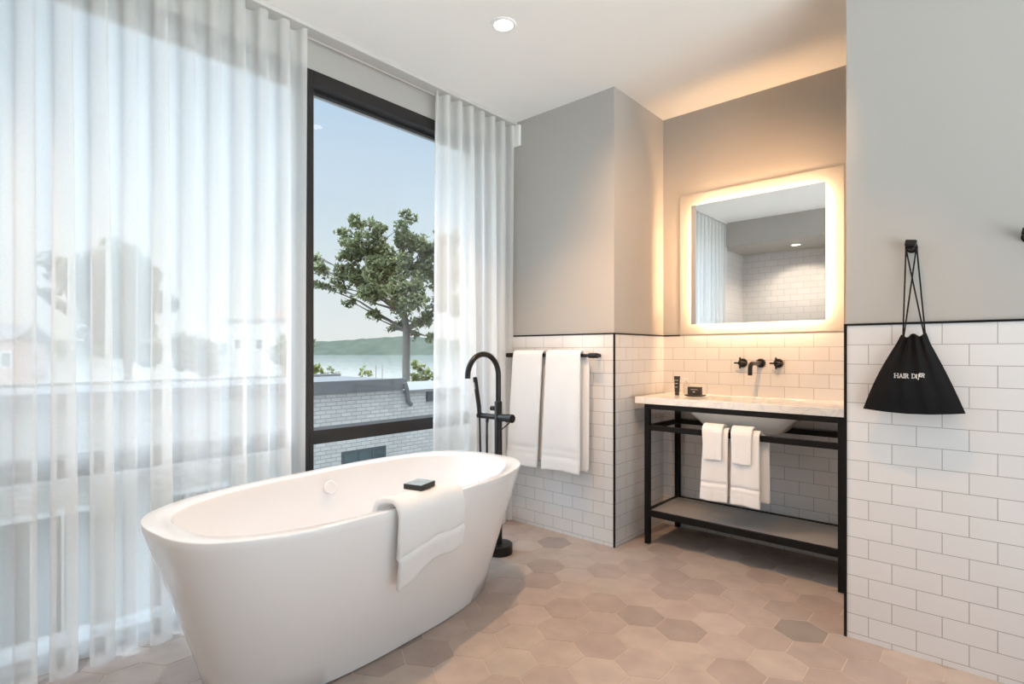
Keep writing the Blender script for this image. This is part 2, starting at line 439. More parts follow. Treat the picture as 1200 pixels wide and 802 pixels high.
# downlights
def downlight(x, y, z, label, watts, col=(1.0, 0.54, 0.23), size=1.75, blend=0.7, group=None, tilt=None):
    t = empty('downlight', (x, y, z), label, 'ceiling light', group)
    bm = bmesh.new(); lathe(bm, [(0.048, 0.0), (0.062, 0.0), (0.062, -0.003), (0.056, -0.006), (0.046, -0.004), (0.045, -0.001)], (0, 0, 0))
    obj('trim_ring', bm, WHITE, t)
    bm = bmesh.new(); lathe(bm, [(0.001, -0.0012), (0.046, -0.0012), (0.046, -0.0025), (0.001, -0.003)], (0, 0, 0))
    obj('diffuser', bm, LENS, t)
    l = bpy.data.lights.new('downlight_beam', 'SPOT'); l.energy = watts; l.color = col
    l.spot_size = size; l.spot_blend = blend; l.shadow_soft_size = 0.022
    lo = bpy.data.objects.new('downlight_beam', l); COL.objects.link(lo); lo.parent = t; lo.location = (0, 0, -0.03)
    if tilt: lo.rotation_euler = Vector((tilt[0], tilt[1], -1)).to_track_quat('-Z', 'Y').to_euler()
downlight(-1.771, 1.931, ZC, 'round recessed downlight glowing in the ceiling above the bathtub', 104, col=(1.0, 0.60, 0.32))
downlight(-0.40, 2.02, ZC, 'round recessed downlight in the ceiling in front of the hanging black bag', 95, size=1.15, blend=0.9)
downlight(-0.78, 1.62, ZC, 'added unseen round downlight in the ceiling angled toward the vanity alcove', 165, size=1.15, blend=0.9, tilt=(-0.42, 1.55))  # added lamp, itself unseen, to warm the alcove walls
downlight(-1.80, -0.33, ZS, 'round recessed downlight in the shower soffit seen in the mirror', 45, size=2.5, col=(1.0, 0.80, 0.62))
downlight(0.75, 0.55, ZC, 'added unseen round downlight in the ceiling beyond the right edge of view', 40)  # added lamp out of view, lifts the general room light

# motion sensor on the towel wall
o = obj('wall_sensor', BX(-2.490, -2.417, YT - 0.022, YT, 2.557, 2.70), WHITE, bevel=0.006)
tag(o, 'small white rectangular sensor high in the corner above the bath towels', 'sensor')

# ------------------------------------------------------------------ freestanding bathtub
TC = (-2.008, 1.342); TA = 0.085
def tubpt(a, b, n, k, cnt, z, dl=0.0):
    an = 2 * PI * k / cnt; c, s = math.cos(an), math.sin(an)
    w = b * math.copysign(abs(c) ** (2 / n), c); l = a * math.copysign(abs(s) ** (2 / n), s) + dl
    return (TC[0] + math.cos(TA) * w - math.sin(TA) * l, TC[1] + math.sin(TA) * w + math.cos(TA) * l, z)
def tubloop(a, b, n, z, cnt=128): return [tubpt(a, b, n, k, cnt, z) for k in range(cnt)]
tub = empty('bathtub', (0, 0, 0), 'white freestanding oval bathtub with tapered sides in front of the window', 'bathtub')
bm = bmesh.new()
A, B, H = 0.824, 0.406, 0.600; A2, B2 = 0.650, 0.260
loops = [tubloop(A2 - 0.012, B2 - 0.012, 2.7, 0.0), tubloop(A2, B2, 2.7, 0.006)]
for t in (0.15, 0.3, 0.45, 0.6, 0.75, 0.88, 0.97):
    q = t ** 1.06; loops.append(tubloop(A2 + (A - A2) * q, B2 + (B - B2) * q, 2.7 + 0.2 * t, 0.006 + (H - 0.018) * t))
loops += [tubloop(A, B, 2.9, H - 0.004), tubloop(A - 0.0012, B - 0.0012, 2.9, H - 0.001), tubloop(A - 0.004, B - 0.004, 2.9, H)]
loops += [tubloop(A - 0.040, B - 0.026, 2.85, H - 0.004), tubloop(A - 0.078, B - 0.047, 2.7, H - 0.006), tubloop(A - 0.081, B - 0.049, 2.7, H - 0.008),
          tubloop(A - 0.084, B - 0.051, 2.7, H - 0.014), tubloop(A - 0.088, B - 0.054, 2.7, H - 0.030), tubloop(A - 0.14, B - 0.075, 2.6, H - 0.15), tubloop(A - 0.20, B - 0.103, 2.5, H - 0.30),
          tubloop(A - 0.26, B - 0.135, 2.4, H - 0.40), tubloop(A - 0.33, B - 0.19, 2.3, H - 0.437), tubloop(A - 0.50, B - 0.30, 2.2, H - 0.445), tubloop(0.05, 0.03, 2, H - 0.447)]
vs = grid(bm, loops, closed=True); bm.faces.new(vs[0]); bm.faces.new(vs[-1])
obj('basin', bm, ACRYL, tub, smooth=50)
# overflow cap on the window side wall, drain in the bottom
oc = Vector((-2.335, 1.345, 0.522)); od = Vector((0.955, 0.02, 0.28)).normalized()
bm = TB([oc, oc + od * 0.008, oc + od * 0.011, oc + od * 0.012], [0.031, 0.031, 0.028, 0.020], n=36)
obj('overflow_cap', bm, ACRYL, tub)
bm = bmesh.new(); lathe(bm, [(0.034, 0.153), (0.034, 0.158), (0.028, 0.161), (0.002, 0.162)], (TC[0], TC[1], 0)); obj('drain_cap', bm, WHITE, tub)

# towel over the bath edge: path from the inside, across the rim, down the outside
def rim_towel():
    bm = bmesh.new(); rows = []
    path = [(-0.092, -0.075), (-0.086, -0.035), (-0.080, -0.006), (-0.066, 0.012), (-0.040, 0.0165), (-0.018, 0.017), (-0.002, 0.016), (0.012, 0.008),
            (0.020, -0.012), (0.0175, -0.04), (0.012, -0.08), (0.004, -0.12), (0.000, -0.148), (-0.010, -0.157), (-0.011, -0.164), (-0.002, -0.173), (-0.009, -0.19), (-0.018, -0.22), (-0.026, -0.255), (-0.032, -0.275)]
    m = 26
    for pi_, (dx, dz) in enumerate(path):
        row = []
        f = pi_ / (len(path) - 1)
        for j in range(m + 1):
            s = j / m
            l = -0.245 + s * 0.335 + 0.062 * f
            if f < 0.35: l += 0.02 * (1 - s) * (0.35 - f)
            base = Vector(tubpt(A, B, 2.9, 0, 4, H))
            # follow the superellipse side of the rim
            ll = l / A; w = B * (max(0.0, 1 - abs(ll) ** 2.9)) ** (1 / 2.9)
            x, y = w + dx, l
            drop = dz if dz > -0.05 else dz * (1.12 - 0.34 * s ** 0.6 + (0.05 * math.sin(s * 9) if f > 0.7 else 0))
            taper = (0.39 * max(0.0, 0.59 + drop) if False else 0)
            side = -0.236 * max(0.0, -drop - 0.02) + 0.236 * max(0.0, -dz - 0.02)   # keep to the sloping side where the cloth hangs lower
            x += side * 0.8 + 0.007 * math.sin(s * 11 + 1) * max(0, f - 0.5)
            row.append((TC[0] + math.cos(TA) * x - math.sin(TA) * y, TC[1] + math.sin(TA) * x + math.cos(TA) * y, H + drop + 0.003 * math.sin(s * 17 + f * 5) * (dz > 0)))
        rows.append(row)
    grid(bm, rows); return bm
o = solid(obj('bath_mat_towel', rim_towel(), TERRY, smooth=180), 0.020, 1.0, 1)
o.name = 'towel'
tag(o, 'white towel draped over the near rim of the bathtub', 'towel')

# carton on the towel
t = empty('soap_carton', (-1.651, 1.325, 0.6385), 'small dark flat soap carton with pale blue top on the bathtub towel', 'soap box', rz=0.30)
obj('carton', BX(-0.040, 0.040, -0.048, 0.048, 0.0, 0.020), PACK, t, bevel=0.002)
obj('top_label', BX(-0.038, 0.038, -0.046, 0.046, 0.020, 0.0207), PACKT, t, smooth=0)
bm = bmesh.new()
for k in range(3): box(bm, -0.016 + k * .012, -0.009 + k * .012, -0.014 + 0.006 * k, 0.014 - 0.004 * k, 0.0207, 0.0211)
obj('print', bm, INKG, t, smooth=0)

# ------------------------------------------------------------------ floor standing bath tap
FX, FY = -2.150, 2.300
fa = empty('bath_tap', (0, 0, 0), 'tall black floor standing bath tap with gooseneck spout and hand shower', 'tap')
bm = bmesh.new(); lathe(bm, [(0.079, 0.0), (0.082, 0.003), (0.082, 0.050), (0.078, 0.055), (0.03, 0.056)], (FX, FY, 0)); obj('base', bm, BLACKS, fa)
bm = bmesh.new(); lathe(bm, [(0.0225, 0.056), (0.0225, 0.868), (0.0205, 0.872), (0.004, 0.873)], (FX, FY, 0)); obj('column', bm, BLACKS, fa)
pts = [(FX, FY, 0.872), (FX, FY, 0.94)] + [(FX, FY - 0.122 + 0.122 * math.cos(a), 1.022 + 0.122 * math.sin(a)) for a in [PI * k / 24 for k in range(25)]] + [(FX, FY - 0.244, 1.012)]
obj('spout', TB(pts, 0.0155, n=20), BLACKS, fa)
bm = cyl((FX - 0.165, FY, 0.780), (FX - 0.015, FY, 0.780), 0.0165); obj('hand_shower_holder', bm, BLACKS, fa)
bm = cyl((FX + 0.010, FY, 0.780), (FX + 0.065, FY, 0.780), 0.0215); obj('mixer_body', bm, BLACKS, fa)
bm = cyl((FX + 0.067, FY, 0.780), (FX + 0.110, FY, 0.780), 0.0245); h = obj('temperature_handle', bm, BLACKS, fa)
obj('lever', TB([(FX + 0.092, FY, 0.760), (FX + 0.078, FY - 0.03, 0.735), (FX + 0.062, FY - 0.05, 0.715)], [0.004, 0.0035, 0.003], n=10), BLACKS, h)
bm = cyl((FX - 0.018, FY, 0.830), (FX - 0.050, FY - 0.012, 0.830), 0.0135); obj('diverter_knob', bm, BLACKS, fa)
bm = TB([(FX - 0.140, FY - .012, 0.770), (FX - 0.140, FY - .012, 0.775), (FX - 0.145, FY - .012, 0.83), (FX - 0.178, FY - .012, 0.995), (FX - 0.1795, FY - .012, 1.004), (FX - 0.180, FY - .012, 1.006)],
        [0.008, 0.0115, 0.0135, 0.0135, 0.0125, 0.010], n=18)
hs = obj('hand_shower', bm, BLACKS, fa)
bm = bmesh.new(); box(bm, -0.004, 0.004, -0.0145, -0.0105, -0.02, 0.02)
bmesh.ops.transform(bm, matrix=Matrix.Translation((FX - 0.170, FY - .012, 0.955)) @ Matrix.Rotation(-0.2, 4, 'Y'), verts=bm.verts[:]); obj('spray_face', bm, SILLM, hs, smooth=0)
pts = []
for k in range(33):
    a = k / 32; x = FX - 0.140 + 0.060 * a
    pts.append((x - 0.004 * math.sin(2 * PI * a), FY - 0.012 + 0.01 * math.sin(PI * a), 0.770 - 0.46 * (1 - abs(2 * a - 1) ** 3.2)))
obj('hose', TB(pts, 0.0062, n=10), BLACKS, fa)
obj('hose_outlet', cyl((FX - 0.080, FY - .012, 0.745), (FX - 0.080, FY - .006, 0.775), 0.0095, n=18), BLACKS, fa)

# ------------------------------------------------------------------ towel bar and bath towels
tb = empty('towel_bar', (0, 0, 0), 'black wall mounted towel bar carrying two white bath towels', 'towel bar')
YB, ZB = 2.742, 1.135
obj('rail', cyl((-2.455, YB, ZB), (-1.775, YB, ZB), 0.010), BLACKS, tb)
for x in (-2.452, -1.792):
    p = obj('bracket', cyl((x - 0.030, YB, ZB), (x + 0.030, YB, ZB), 0.0155), BLACKS, tb)
    obj('wall_post', cyl((x, YB + 0.006, ZB), (x, YT - TH, ZB), 0.012), BLACKS, p)

def hung_towel(xt0, xt1, xb0, xb1, y_bar, z_top, z_front, z_back, gap, th, bands=(), back_dx=0.0, wob=0.004, seed=1, m=16, flare=0.0):
    """cloth folded over a rail that runs along x; front hangs on the -y side"""
    bm = bmesh.new(); rows = []
    zt = z_top - gap
    st = []
    nb = 14
    for k in range(nb + 1): st.append((+gap, z_back + (zt - z_back) * k / nb, 'b'))
    for k in range(1, 8):
        a = PI * k / 8; st.append((gap * math.cos(a), zt + gap * math.sin(a), 't'))
    nf = 40
    for k in range(nf + 1): st.append((-gap, zt + (z_front - zt) * k / nf, 'f'))
    for dy, z, part in st:
        row = []
        f = min(1, max(0, (z_top - z) / (z_top - z_front)))
        groove = 0.0
        if part == 'f':
            for bz, bw, bd in bands:
                groove += bd * math.exp(-((z - bz) / bw) ** 2)
        for j in range(m + 1):
            s = j / m
            x = (xt0 + (xb0 - xt0) * f) * (1 - s) + (xt1 + (xb1 - xt1) * f) * s
            if part == 'b': x += back_dx * min(1, f * 6 + 0.4)
            y = y_bar + dy
            wv = wob * f * (math.sin(s * 7 + seed) + 0.6 * math.sin(s * 15 + seed * 2 + z * 3))
            y += wv - (flare * f if part == 'f' else 0)
            if part == 'f': y += groove
            if part == 'b': y = y_bar + abs(dy) + wv * 0.4
            row.append((x, y, z + 0.0025 * math.sin(s * 5 + seed) * f))
        rows.append(row)
    grid(bm, rows)
    return bm
g = None
o = solid(obj('bath_towel', hung_towel(-2.405, -2.158, -2.470, -2.205, YB, 1.162, 0.412, 0.45, 0.024, 0.016, bands=((0.545, 0.007, 0.011), (0.50, 0.005, 0.006)), seed=2, wob=0.0035), TERRY, smooth=180), 0.015, 0.0, 1)
tag(o, 'white bath towel on the wall bar, nearer the window, left of its pair', 'towel', 'bath towels on the wall bar')
o = solid(obj('bath_towel', hung_towel(-2.128, -1.868, -2.168, -1.872, YB, 1.163, 0.416, 0.43, 0.024, 0.016, bands=((0.550, 0.007, 0.011), (0.505, 0.005, 0.006)), back_dx=0.032, seed=5, wob=0.0035), TERRY, smooth=180), 0.015, 0.0, 1)
tag(o, 'white bath towel on the wall bar, nearer the vanity, right of its pair', 'towel', 'bath towels on the wall bar')

# ------------------------------------------------------------------ vanity
va = empty('vanity_stand', (0, 0, 0), 'black metal vanity stand with marble top, sink and grey lower shelf', 'vanity')
VX0, VX1, VY0, VY1 = -1.591, -0.542, 2.990, 3.432; LW = 0.030; CT0, CT1 = 0.845, 0.885
for x in (VX0, VX1 - LW):
    for y in (VY0, VY1 - LW):
        l = obj('leg', BX(x, x + LW, y, y + LW, 0.006, CT0), BLACK, va, smooth=0, bevel=0.0015)
        bm = bmesh.new(); lathe(bm, [(0.012, 0.0), (0.013, 0.001), (0.013, 0.007)], (x + LW / 2, y + LW / 2, 0), 20); obj('foot', bm, SILLM, l)
bm = bmesh.new()
box(bm, VX0 + LW, VX1 - LW, VY0, VY0 + LW, CT0 - LW, CT0); box(bm, VX0 + LW, VX1 - LW, VY1 - LW, VY1, CT0 - LW, CT0)
box(bm, VX0, VX0 + LW, VY0 + LW, VY1 - LW, CT0 - LW, CT0); box(bm, VX1 - LW, VX1, VY0 + LW, VY1 - LW, CT0 - LW, CT0)
obj('top_rail', bm, BLACK, va, smooth=0)
for nm, a in (('towel_rail', (VX0 + LW, VX1 - LW, VY0, VY0 + LW)), ('side_rail', (VX0, VX0 + LW, VY0 + LW, VY1 - LW)), ('side_rail', (VX1 - LW, VX1, VY0 + LW, VY1 - LW)), ('back_rail', (VX0 + LW, VX1 - LW, VY1 - LW, VY1))):
    obj(nm, BX(*a, 0.687, 0.717), BLACK, va, smooth=0, bevel=0.0015)
bm = bmesh.new(); z0, z1 = 0.172, 0.207
box(bm, VX0 + LW, VX1 - LW, VY0, VY0 + 0.022, z0, z1); box(bm, VX0 + LW, VX1 - LW, VY1 - 0.022, VY1, z0, z1)
box(bm, VX0, VX0 + 0.022, VY0 + LW, VY1 - LW, z0, z1); box(bm, VX1 - 0.022, VX1, VY0 + LW, VY1 - LW, z0, z1)
sf = obj('shelf_frame', bm, BLACK, va, smooth=0)
obj('shelf_board', BX(VX0 + 0.0225, VX1 - 0.0225, VY0 + 0.0225, VY1 - 0.0225, z0 + 0.010, z1 - 0.004), SHELF, va, smooth=0)
# marble top with an oval-cornered cut-out
bm = bmesh.new()
cx0, cx1, cy0, cy1 = -1.652, -0.476, 2.985, YM - TH
hx, hy, ha, hb = -1.075, 3.225, 0.270, 0.165; cnt = 96
def rect_pt(k):
    a = 2 * PI * (k + 0.5) / cnt; c, s = math.cos(a), math.sin(a)
    ox, oy = (cx0 + cx1) / 2, (cy0 + cy1) / 2; w, h_ = (cx1 - cx0) / 2, (cy1 - cy0) / 2
    t_ = min(w / max(abs(c), 1e-6), h_ / max(abs(s), 1e-6)) if False else 1 / max(abs(c) / w, abs(s) / h_)
    return ox + c * t_, oy + s * t_
def hole_pt(k, g=0.0):
    a = math.atan2((rect_pt(k)[1] - hy) / hb, (rect_pt(k)[0] - hx) / ha); c, s = math.cos(a), math.sin(a); n_ = 5
    rr = 1 / ((abs(c) ** n_ + abs(s) ** n_) ** (1 / n_))
    return hx + (ha + g) * c * rr, hy + (hb + g) * s * rr
# snap nearest samples to the rectangle's corners
rp = [rect_pt(k) for k in range(cnt)]
for X_ in (cx0, cx1):
    for Y_ in (cy0, cy1):
        k = min(range(cnt), key=lambda i: (rp[i][0] - X_) ** 2 + (rp[i][1] - Y_) ** 2); rp[k] = (X_, Y_)
L = [[(x, y, CT0) for x, y in rp], [(x, y, CT1) for x, y in rp], [(*hole_pt(k), CT1) for k in range(cnt)], [(*hole_pt(k), CT0) for k in range(cnt)]]
vs = grid(bm, L, closed=True)
for k in range(cnt): bm.faces.new((vs[3][k], vs[3][(k + 1) % cnt], vs[0][(k + 1) % cnt], vs[0][k]))
obj('countertop', bm, MARB, va, smooth=30, bevel=0.002)
# undermounted sink
bm = bmesh.new()
def rr_loop(a, b, z, n_=5, oy=0.0):
    out_ = []
    for k in range(cnt):
        an = 2 * PI * k / cnt; c, s = math.cos(an), math.sin(an); q = 1 / ((abs(c) ** n_ + abs(s) ** n_) ** (1 / n_))
        out_.append((hx + a * c * q, hy + oy + b * s * q, z))
    return out_
L = [rr_loop(ha + 0.006, hb + 0.006, CT0 - 0.001), rr_loop(ha - 0.006, hb - 0.006, 0.80), rr_loop(ha - 0.05, hb - 0.04, 0.735), rr_loop(ha - 0.09, hb - 0.07, 0.722), rr_loop(0.02, 0.02, 0.718, 2),
     rr_loop(0.02, 0.02, 0.702, 2), rr_loop(ha - 0.10, hb - 0.08, 0.706), rr_loop(ha - 0.065, hb - 0.045, 0.716), rr_loop(ha + 0.020, hb + 0.004, 0.80), rr_loop(ha + 0.055, hb + 0.025, CT0 - 0.012), rr_loop(ha + 0.055, hb + 0.025, CT0 - 0.001), rr_loop(ha + 0.006, hb + 0.006, CT0 - 0.001)]
grid(bm, L, closed=True); bmesh.ops.remove_doubles(bm, verts=bm.verts[:], dist=1e-5)
obj('sink_basin', bm, CERAM, va, smooth=60)
obj('waste_pipe', TB([(hx, hy, 0.705), (hx, hy, 0.62), (hx, hy + 0.02, 0.59), (hx, hy + 0.06, 0.575), (hx, YM - TH, 0.575)], 0.017, n=18), CERAM, va)

# wall mounted basin taps
bt = empty('basin_tap', (0, 0, 0), 'matt black wall mounted basin tap with two cross handles above the sink', 'tap')
def rosette(x, z): return cyl((x, YM - TH, z), (x, YM - TH - 0.012, z), 0.027)
xs, zs = -1.062, 1.090
obj('spout_rosette', rosette(xs, zs), BLACKS, bt)
pts = [(xs, YM - 0.012, zs), (xs, YM - 0.10, zs)] + [(xs, 3.286 - 0.034 * math.sin(a), zs - 0.034 + 0.034 * math.cos(a)) for a in [PI / 2 * k / 8 for k in range(9)]] + [(xs, 3.252, 1.022)]
obj('spout', TB(pts, 0.0125, n=20), BLACKS, bt)
for x in (-1.166, -0.962):
    h = empty('handle', (0, 0, 0)); h.parent = bt
    bm = rosette(x, zs); obj_ = obj('rosette', bm, BLACKS, h)
    obj('stem', cyl((x, YM - 0.014, zs), (x, YM - 0.072, zs), 0.011), BLACKS, h)
    bm = bmesh.new()
    tube(bm, [(x, YM - 0.060, zs - 0.034), (x, YM - 0.060, zs + 0.034)], 0.0055, n=12)
    tube(bm, [(x - 0.034, YM - 0.060, zs), (x + 0.034, YM - 0.060, zs)], 0.0055, n=12)
    obj('cross_arms', bm, BLACKS, h)

# hand towels and face cloths over the front rail
YH = VY0 + LW / 2
gh = 'towels over the vanity rail'
o = solid(obj('hand_towel', hung_towel(-1.222, -1.086, -1.246, -1.090, YH, 0.737, 0.336, 0.36, 0.0265, 0.01, bands=((0.435, 0.006, 0.009), (0.40, 0.003, 0.002)), back_dx=0.012, seed=3, wob=0.003, m=12), TERRY, smooth=180), 0.012, 0.0, 1)
tag(o, 'long white hand towel over the vanity rail, left of its pair', 'towel', 'hand towels on the vanity rail')
o = solid(obj('hand_towel', hung_towel(-1.068, -0.925, -1.078, -0.922, YH, 0.737, 0.336, 0.36, 0.0265, 0.01, bands=((0.430, 0.006, 0.009), (0.40, 0.003, 0.002)), back_dx=0.034, seed=6, wob=0.003, m=12), TERRY, smooth=180), 0.012, 0.0, 1)
tag(o, 'long white hand towel over the vanity rail, right of its pair', 'towel', 'hand towels on the vanity rail')
o = solid(obj('face_cloth', hung_towel(-1.228, -1.112, -1.216, -1.116, YH, 0.757, 0.566, 0.60, 0.0415, 0.01, seed=4, wob=0.002, m=10), TERRY, smooth=180), 0.010, 0.0, 1)
tag(o, 'short white face cloth folded on top of the left hand towel', 'towel', 'face cloths on the vanity rail')
o = solid(obj('face_cloth', hung_towel(-1.070, -0.957, -1.064, -0.962, YH, 0.757, 0.562, 0.60, 0.0415, 0.01, seed=8, wob=0.002, m=10), TERRY, smooth=180), 0.010, 0.0, 1)
tag(o, 'short white face cloth folded on top of the right hand towel', 'towel', 'face cloths on the vanity rail')

# toiletries on the marble
tu = empty('lotion_tube', (-1.503, 3.25, CT1), 'small dark lotion tube standing on its cap at the left of the marble top', 'toiletry')
bm = bmesh.new()
rows = []
for z, a, b in ((0.022, 0.0145, 0.0135), (0.03, 0.0155, 0.0145), (0.06, 0.017, 0.011), (0.095, 0.019, 0.006), (0.112, 0.0205, 0.002), (0.120, 0.0205, 0.0016)):
    rows.append([(a * math.cos(2 * PI * k / 24), b * math.sin(2 * PI * k / 24), z) for k in range(24)])
vs = grid(bm, rows, closed=True); bm.faces.new(vs[0]); bm.faces.new(vs[-1]); obj('body', bm, PACK, tu)
bm = bmesh.new(); lathe(bm, [(0.0125, 0.0), (0.0135, 0.001), (0.0135, 0.020), (0.0125, 0.0215), (0.004, 0.022)], (0, 0, 0), 24); obj('cap', bm, PACK, tu)
bm = bmesh.new()
for z, w in ((0.092, 0.010), (0.072, 0.008), (0.05, 0.007)): box(bm, -w, w, -0.0148, -0.004, z, z + 0.004)
obj('print', bm, INKG, tu, smooth=0)
bo = empty('lotion_bottle', (-1.478, 3.33, CT1), 'small clear bottle standing behind the dark tube on the marble top', 'toiletry')
bm = bmesh.new(); lathe(bm, [(0.018, 0.0), (0.021, 0.003), (0.021, 0.062), (0.017, 0.072), (0.009, 0.078), (0.009, 0.084)], (0, 0, 0), 32); obj('body', bm, BOTTLE, bo)
bm = bmesh.new(); lathe(bm, [(0.0115, 0.0842), (0.012, 0.085), (0.012, 0.102), (0.011, 0.103), (0.003, 0.1035)], (0, 0, 0), 28); obj('cap', bm, WHITE, bo)
sd = empty('soap_dish', (-1.386, 3.25, CT1), 'small black oblong soap dish on the marble top beside the tube', 'soap dish')
bm = bmesh.new(); rows = []
for a, b, z in ((0.045, 0.03, 0.0), (0.058, 0.040, 0.006), (0.060, 0.042, 0.009), (0.056, 0.038, 0.009), (0.044, 0.03, 0.005)):
    row = []
    for k in range(48):
        an = 2 * PI * k / 48; c, s = math.cos(an), math.sin(an); q = 1 / ((abs(c) ** 6 + abs(s) ** 6) ** (1 / 6)); row.append((a * c * q, b * s * q, z))
    rows.append(row)
vs = grid(bm, rows, closed=True); bm.faces.new(vs[0]); bm.faces.new(vs[-1]); obj('tray', bm, PACK, sd)
sb = empty('soap_box', (-1.388, 3.25, CT1 + 0.0092), 'small dark soap box standing in the black dish on the marble top', 'soap box')
obj('carton', BX(-0.040, 0.040, -0.017, 0.017, 0.0, 0.048), PACK, sb, bevel=0.0015)
bm = bmesh.new(); box(bm, -0.019, 0.024, -0.0176, -0.017, 0.031, 0.034); box(bm, -0.006, 0.008, -0.0176, -0.017, 0.014, 0.022); obj('print', bm, INKG, sb, smooth=0)

# ------------------------------------------------------------------ backlit mirror
mi = empty('lit_mirror', (0, 0, 0), 'square frameless mirror with warm light glowing from behind its edges', 'mirror')
mx0, mx1, mz0, mz1 = -1.476, -0.708, 1.334, 2.098
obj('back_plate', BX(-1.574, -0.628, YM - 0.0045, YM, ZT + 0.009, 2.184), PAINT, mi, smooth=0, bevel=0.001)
e = 0.045
obj('light_box', BX(mx0 + e, mx1 - e, YM - 0.045, YM - 0.0045, mz0 + e, mz1 - e), WHITE, mi, smooth=0)
obj('mirror_glass', BX(mx0, mx1, YM - 0.050, YM - 0.0452, mz0, mz1), MIRR, mi, smooth=0)
ya, yb = YM - 0.034, YM - 0.020
for a in ((mx0 + e - .003, mx0 + e, ya, yb, mz0 + e, mz1 - e), (mx1 - e, mx1 - e + .003, ya, yb, mz0 + e, mz1 - e),
          (mx0 + e, mx1 - e, ya, yb, mz1 - e, mz1 - e + .003), (mx0 + e, mx1 - e, ya, yb, mz0 + e - .003, mz0 + e)):
    obj('led_strip', BX(*a), LED, mi, smooth=0)

yc, yd = YM - 0.0448, YM - 0.0420
for a in ((mx0 + .024, mx0 + .036, yc, yd, mz0 + .03, mz1 - .03), (mx1 - .036, mx1 - .024, yc, yd, mz0 + .03, mz1 - .03),
          (mx0 + .04, mx1 - .04, yc, yd, mz1 - .036, mz1 - .024), (mx0 + .04, mx1 - .04, yc, yd, mz0 + .024, mz0 + .036)):
    obj('back_light_strip', BX(*a), LEDB, mi, smooth=0)

# ------------------------------------------------------------------ hooks and the drawstring bag
def hook(x, z, label):
    h = empty('robe_hook', (x, YR, z), label, 'hook')
    obj('rosette', cyl((0, 0, 0), (0, -0.008, 0), 0.0185), BLACKS, h)
    obj('peg', cyl((0, -0.008, 0), (0, -0.042, 0.004), 0.0135), BLACKS, h)
    bm = BX(-0.018, 0.018, -0.011, 0.011, -0.008, 0.016)
    bmesh.ops.transform(bm, matrix=Matrix.Translation((0, -0.050, 0.008)) @ Matrix.Rotation(0.15, 4, 'Y') @ Matrix.Rotation(-0.15, 4, 'X'), verts=bm.verts[:])
    obj('end_cap', bm, BLACKS, h, bevel=0.004)
    return h
HX, HZ = -0.243, 1.551
hook(HX, HZ, 'black wall hook with the black drawstring bag hanging on it')
hook(0.078, HZ - 0.003, 'black wall hook at the right edge of view with nothing on it')

bg = empty('drawstring_bag', (0, 0, 0), 'black drawstring bag with white lettering hanging over the white tiles', 'bag')
YBAG = 2.518
def bag_edge(t):
    """left and right edge x at height fraction t (0 hem, 1 neck)"""
    xl = -0.394 + 0.126 * t ** 0.92 + 0.028 * math.sin(PI * t) * 0.0
    xl = -0.394 + (0.122) * t - 0.010 * math.sin(PI * t) if t < 1 else -0.272
    xr = -0.084 + (-0.112) * t + 0.004 * math.sin(PI * t)
    return xl, xr
def bag_pt(s, t, side):
    xl, xr = bag_edge(t); x = xl + (xr - xl) * s
    z = 0.934 + 0.281 * t + (0.003 * s - 0.010 * math.sin(PI * s)) * (1 - t)
    if t > 0.9: z += (t - 0.9) * 10 * (0.006 * math.cos(s * 4 * PI) + 0.007 * s)
    e_ = (1 - abs(2 * s - 1) ** 3)
    bul = 0.034 * math.sin(PI * min(1, 0.12 + t * 0.75)) * e_ + 0.004 * e_
    fold = 0.009 * math.sin(s * 5 * 2 * PI * 0.9 + 1.2 + 1.5 * t) * e_ * (0.25 + 0.75 * t)
    y = YBAG - (bul + fold + 0.003 if side > 0 else -0.0 - 0.008 * e_)
    return (x, y, z)
bm = bmesh.new(); ns, nt_ = 40, 26
rows = []
for j in range(nt_ + 1):
    t = j / nt_
    rows.append([bag_pt(i / ns, t, 1) for i in range(ns + 1)] + [bag_pt(i / ns, t, -1) for i in range(ns - 1, 0, -1)])
vs = grid(bm, rows, closed=True)
m_ = len(rows[0])
for k in range(ns // 1):
    pass
for row in (vs[0], vs[-1]):
    for i in range(1, ns):
        a, b = row[i], row[m_ - i]
        a2, b2 = row[i + 1] if i + 1 <= ns else None, row[m_ - i - 1] if i + 1 < ns else row[ns]
        if i + 1 < ns: bm.faces.new((a, a2, b2, b))
    bm.faces.new((row[0], row[1], row[m_ - 1])); bm.faces.new((row[ns], row[ns - 1], row[ns + 1]))
body = obj('pouch', bm, BAGM, bg, smooth=60)
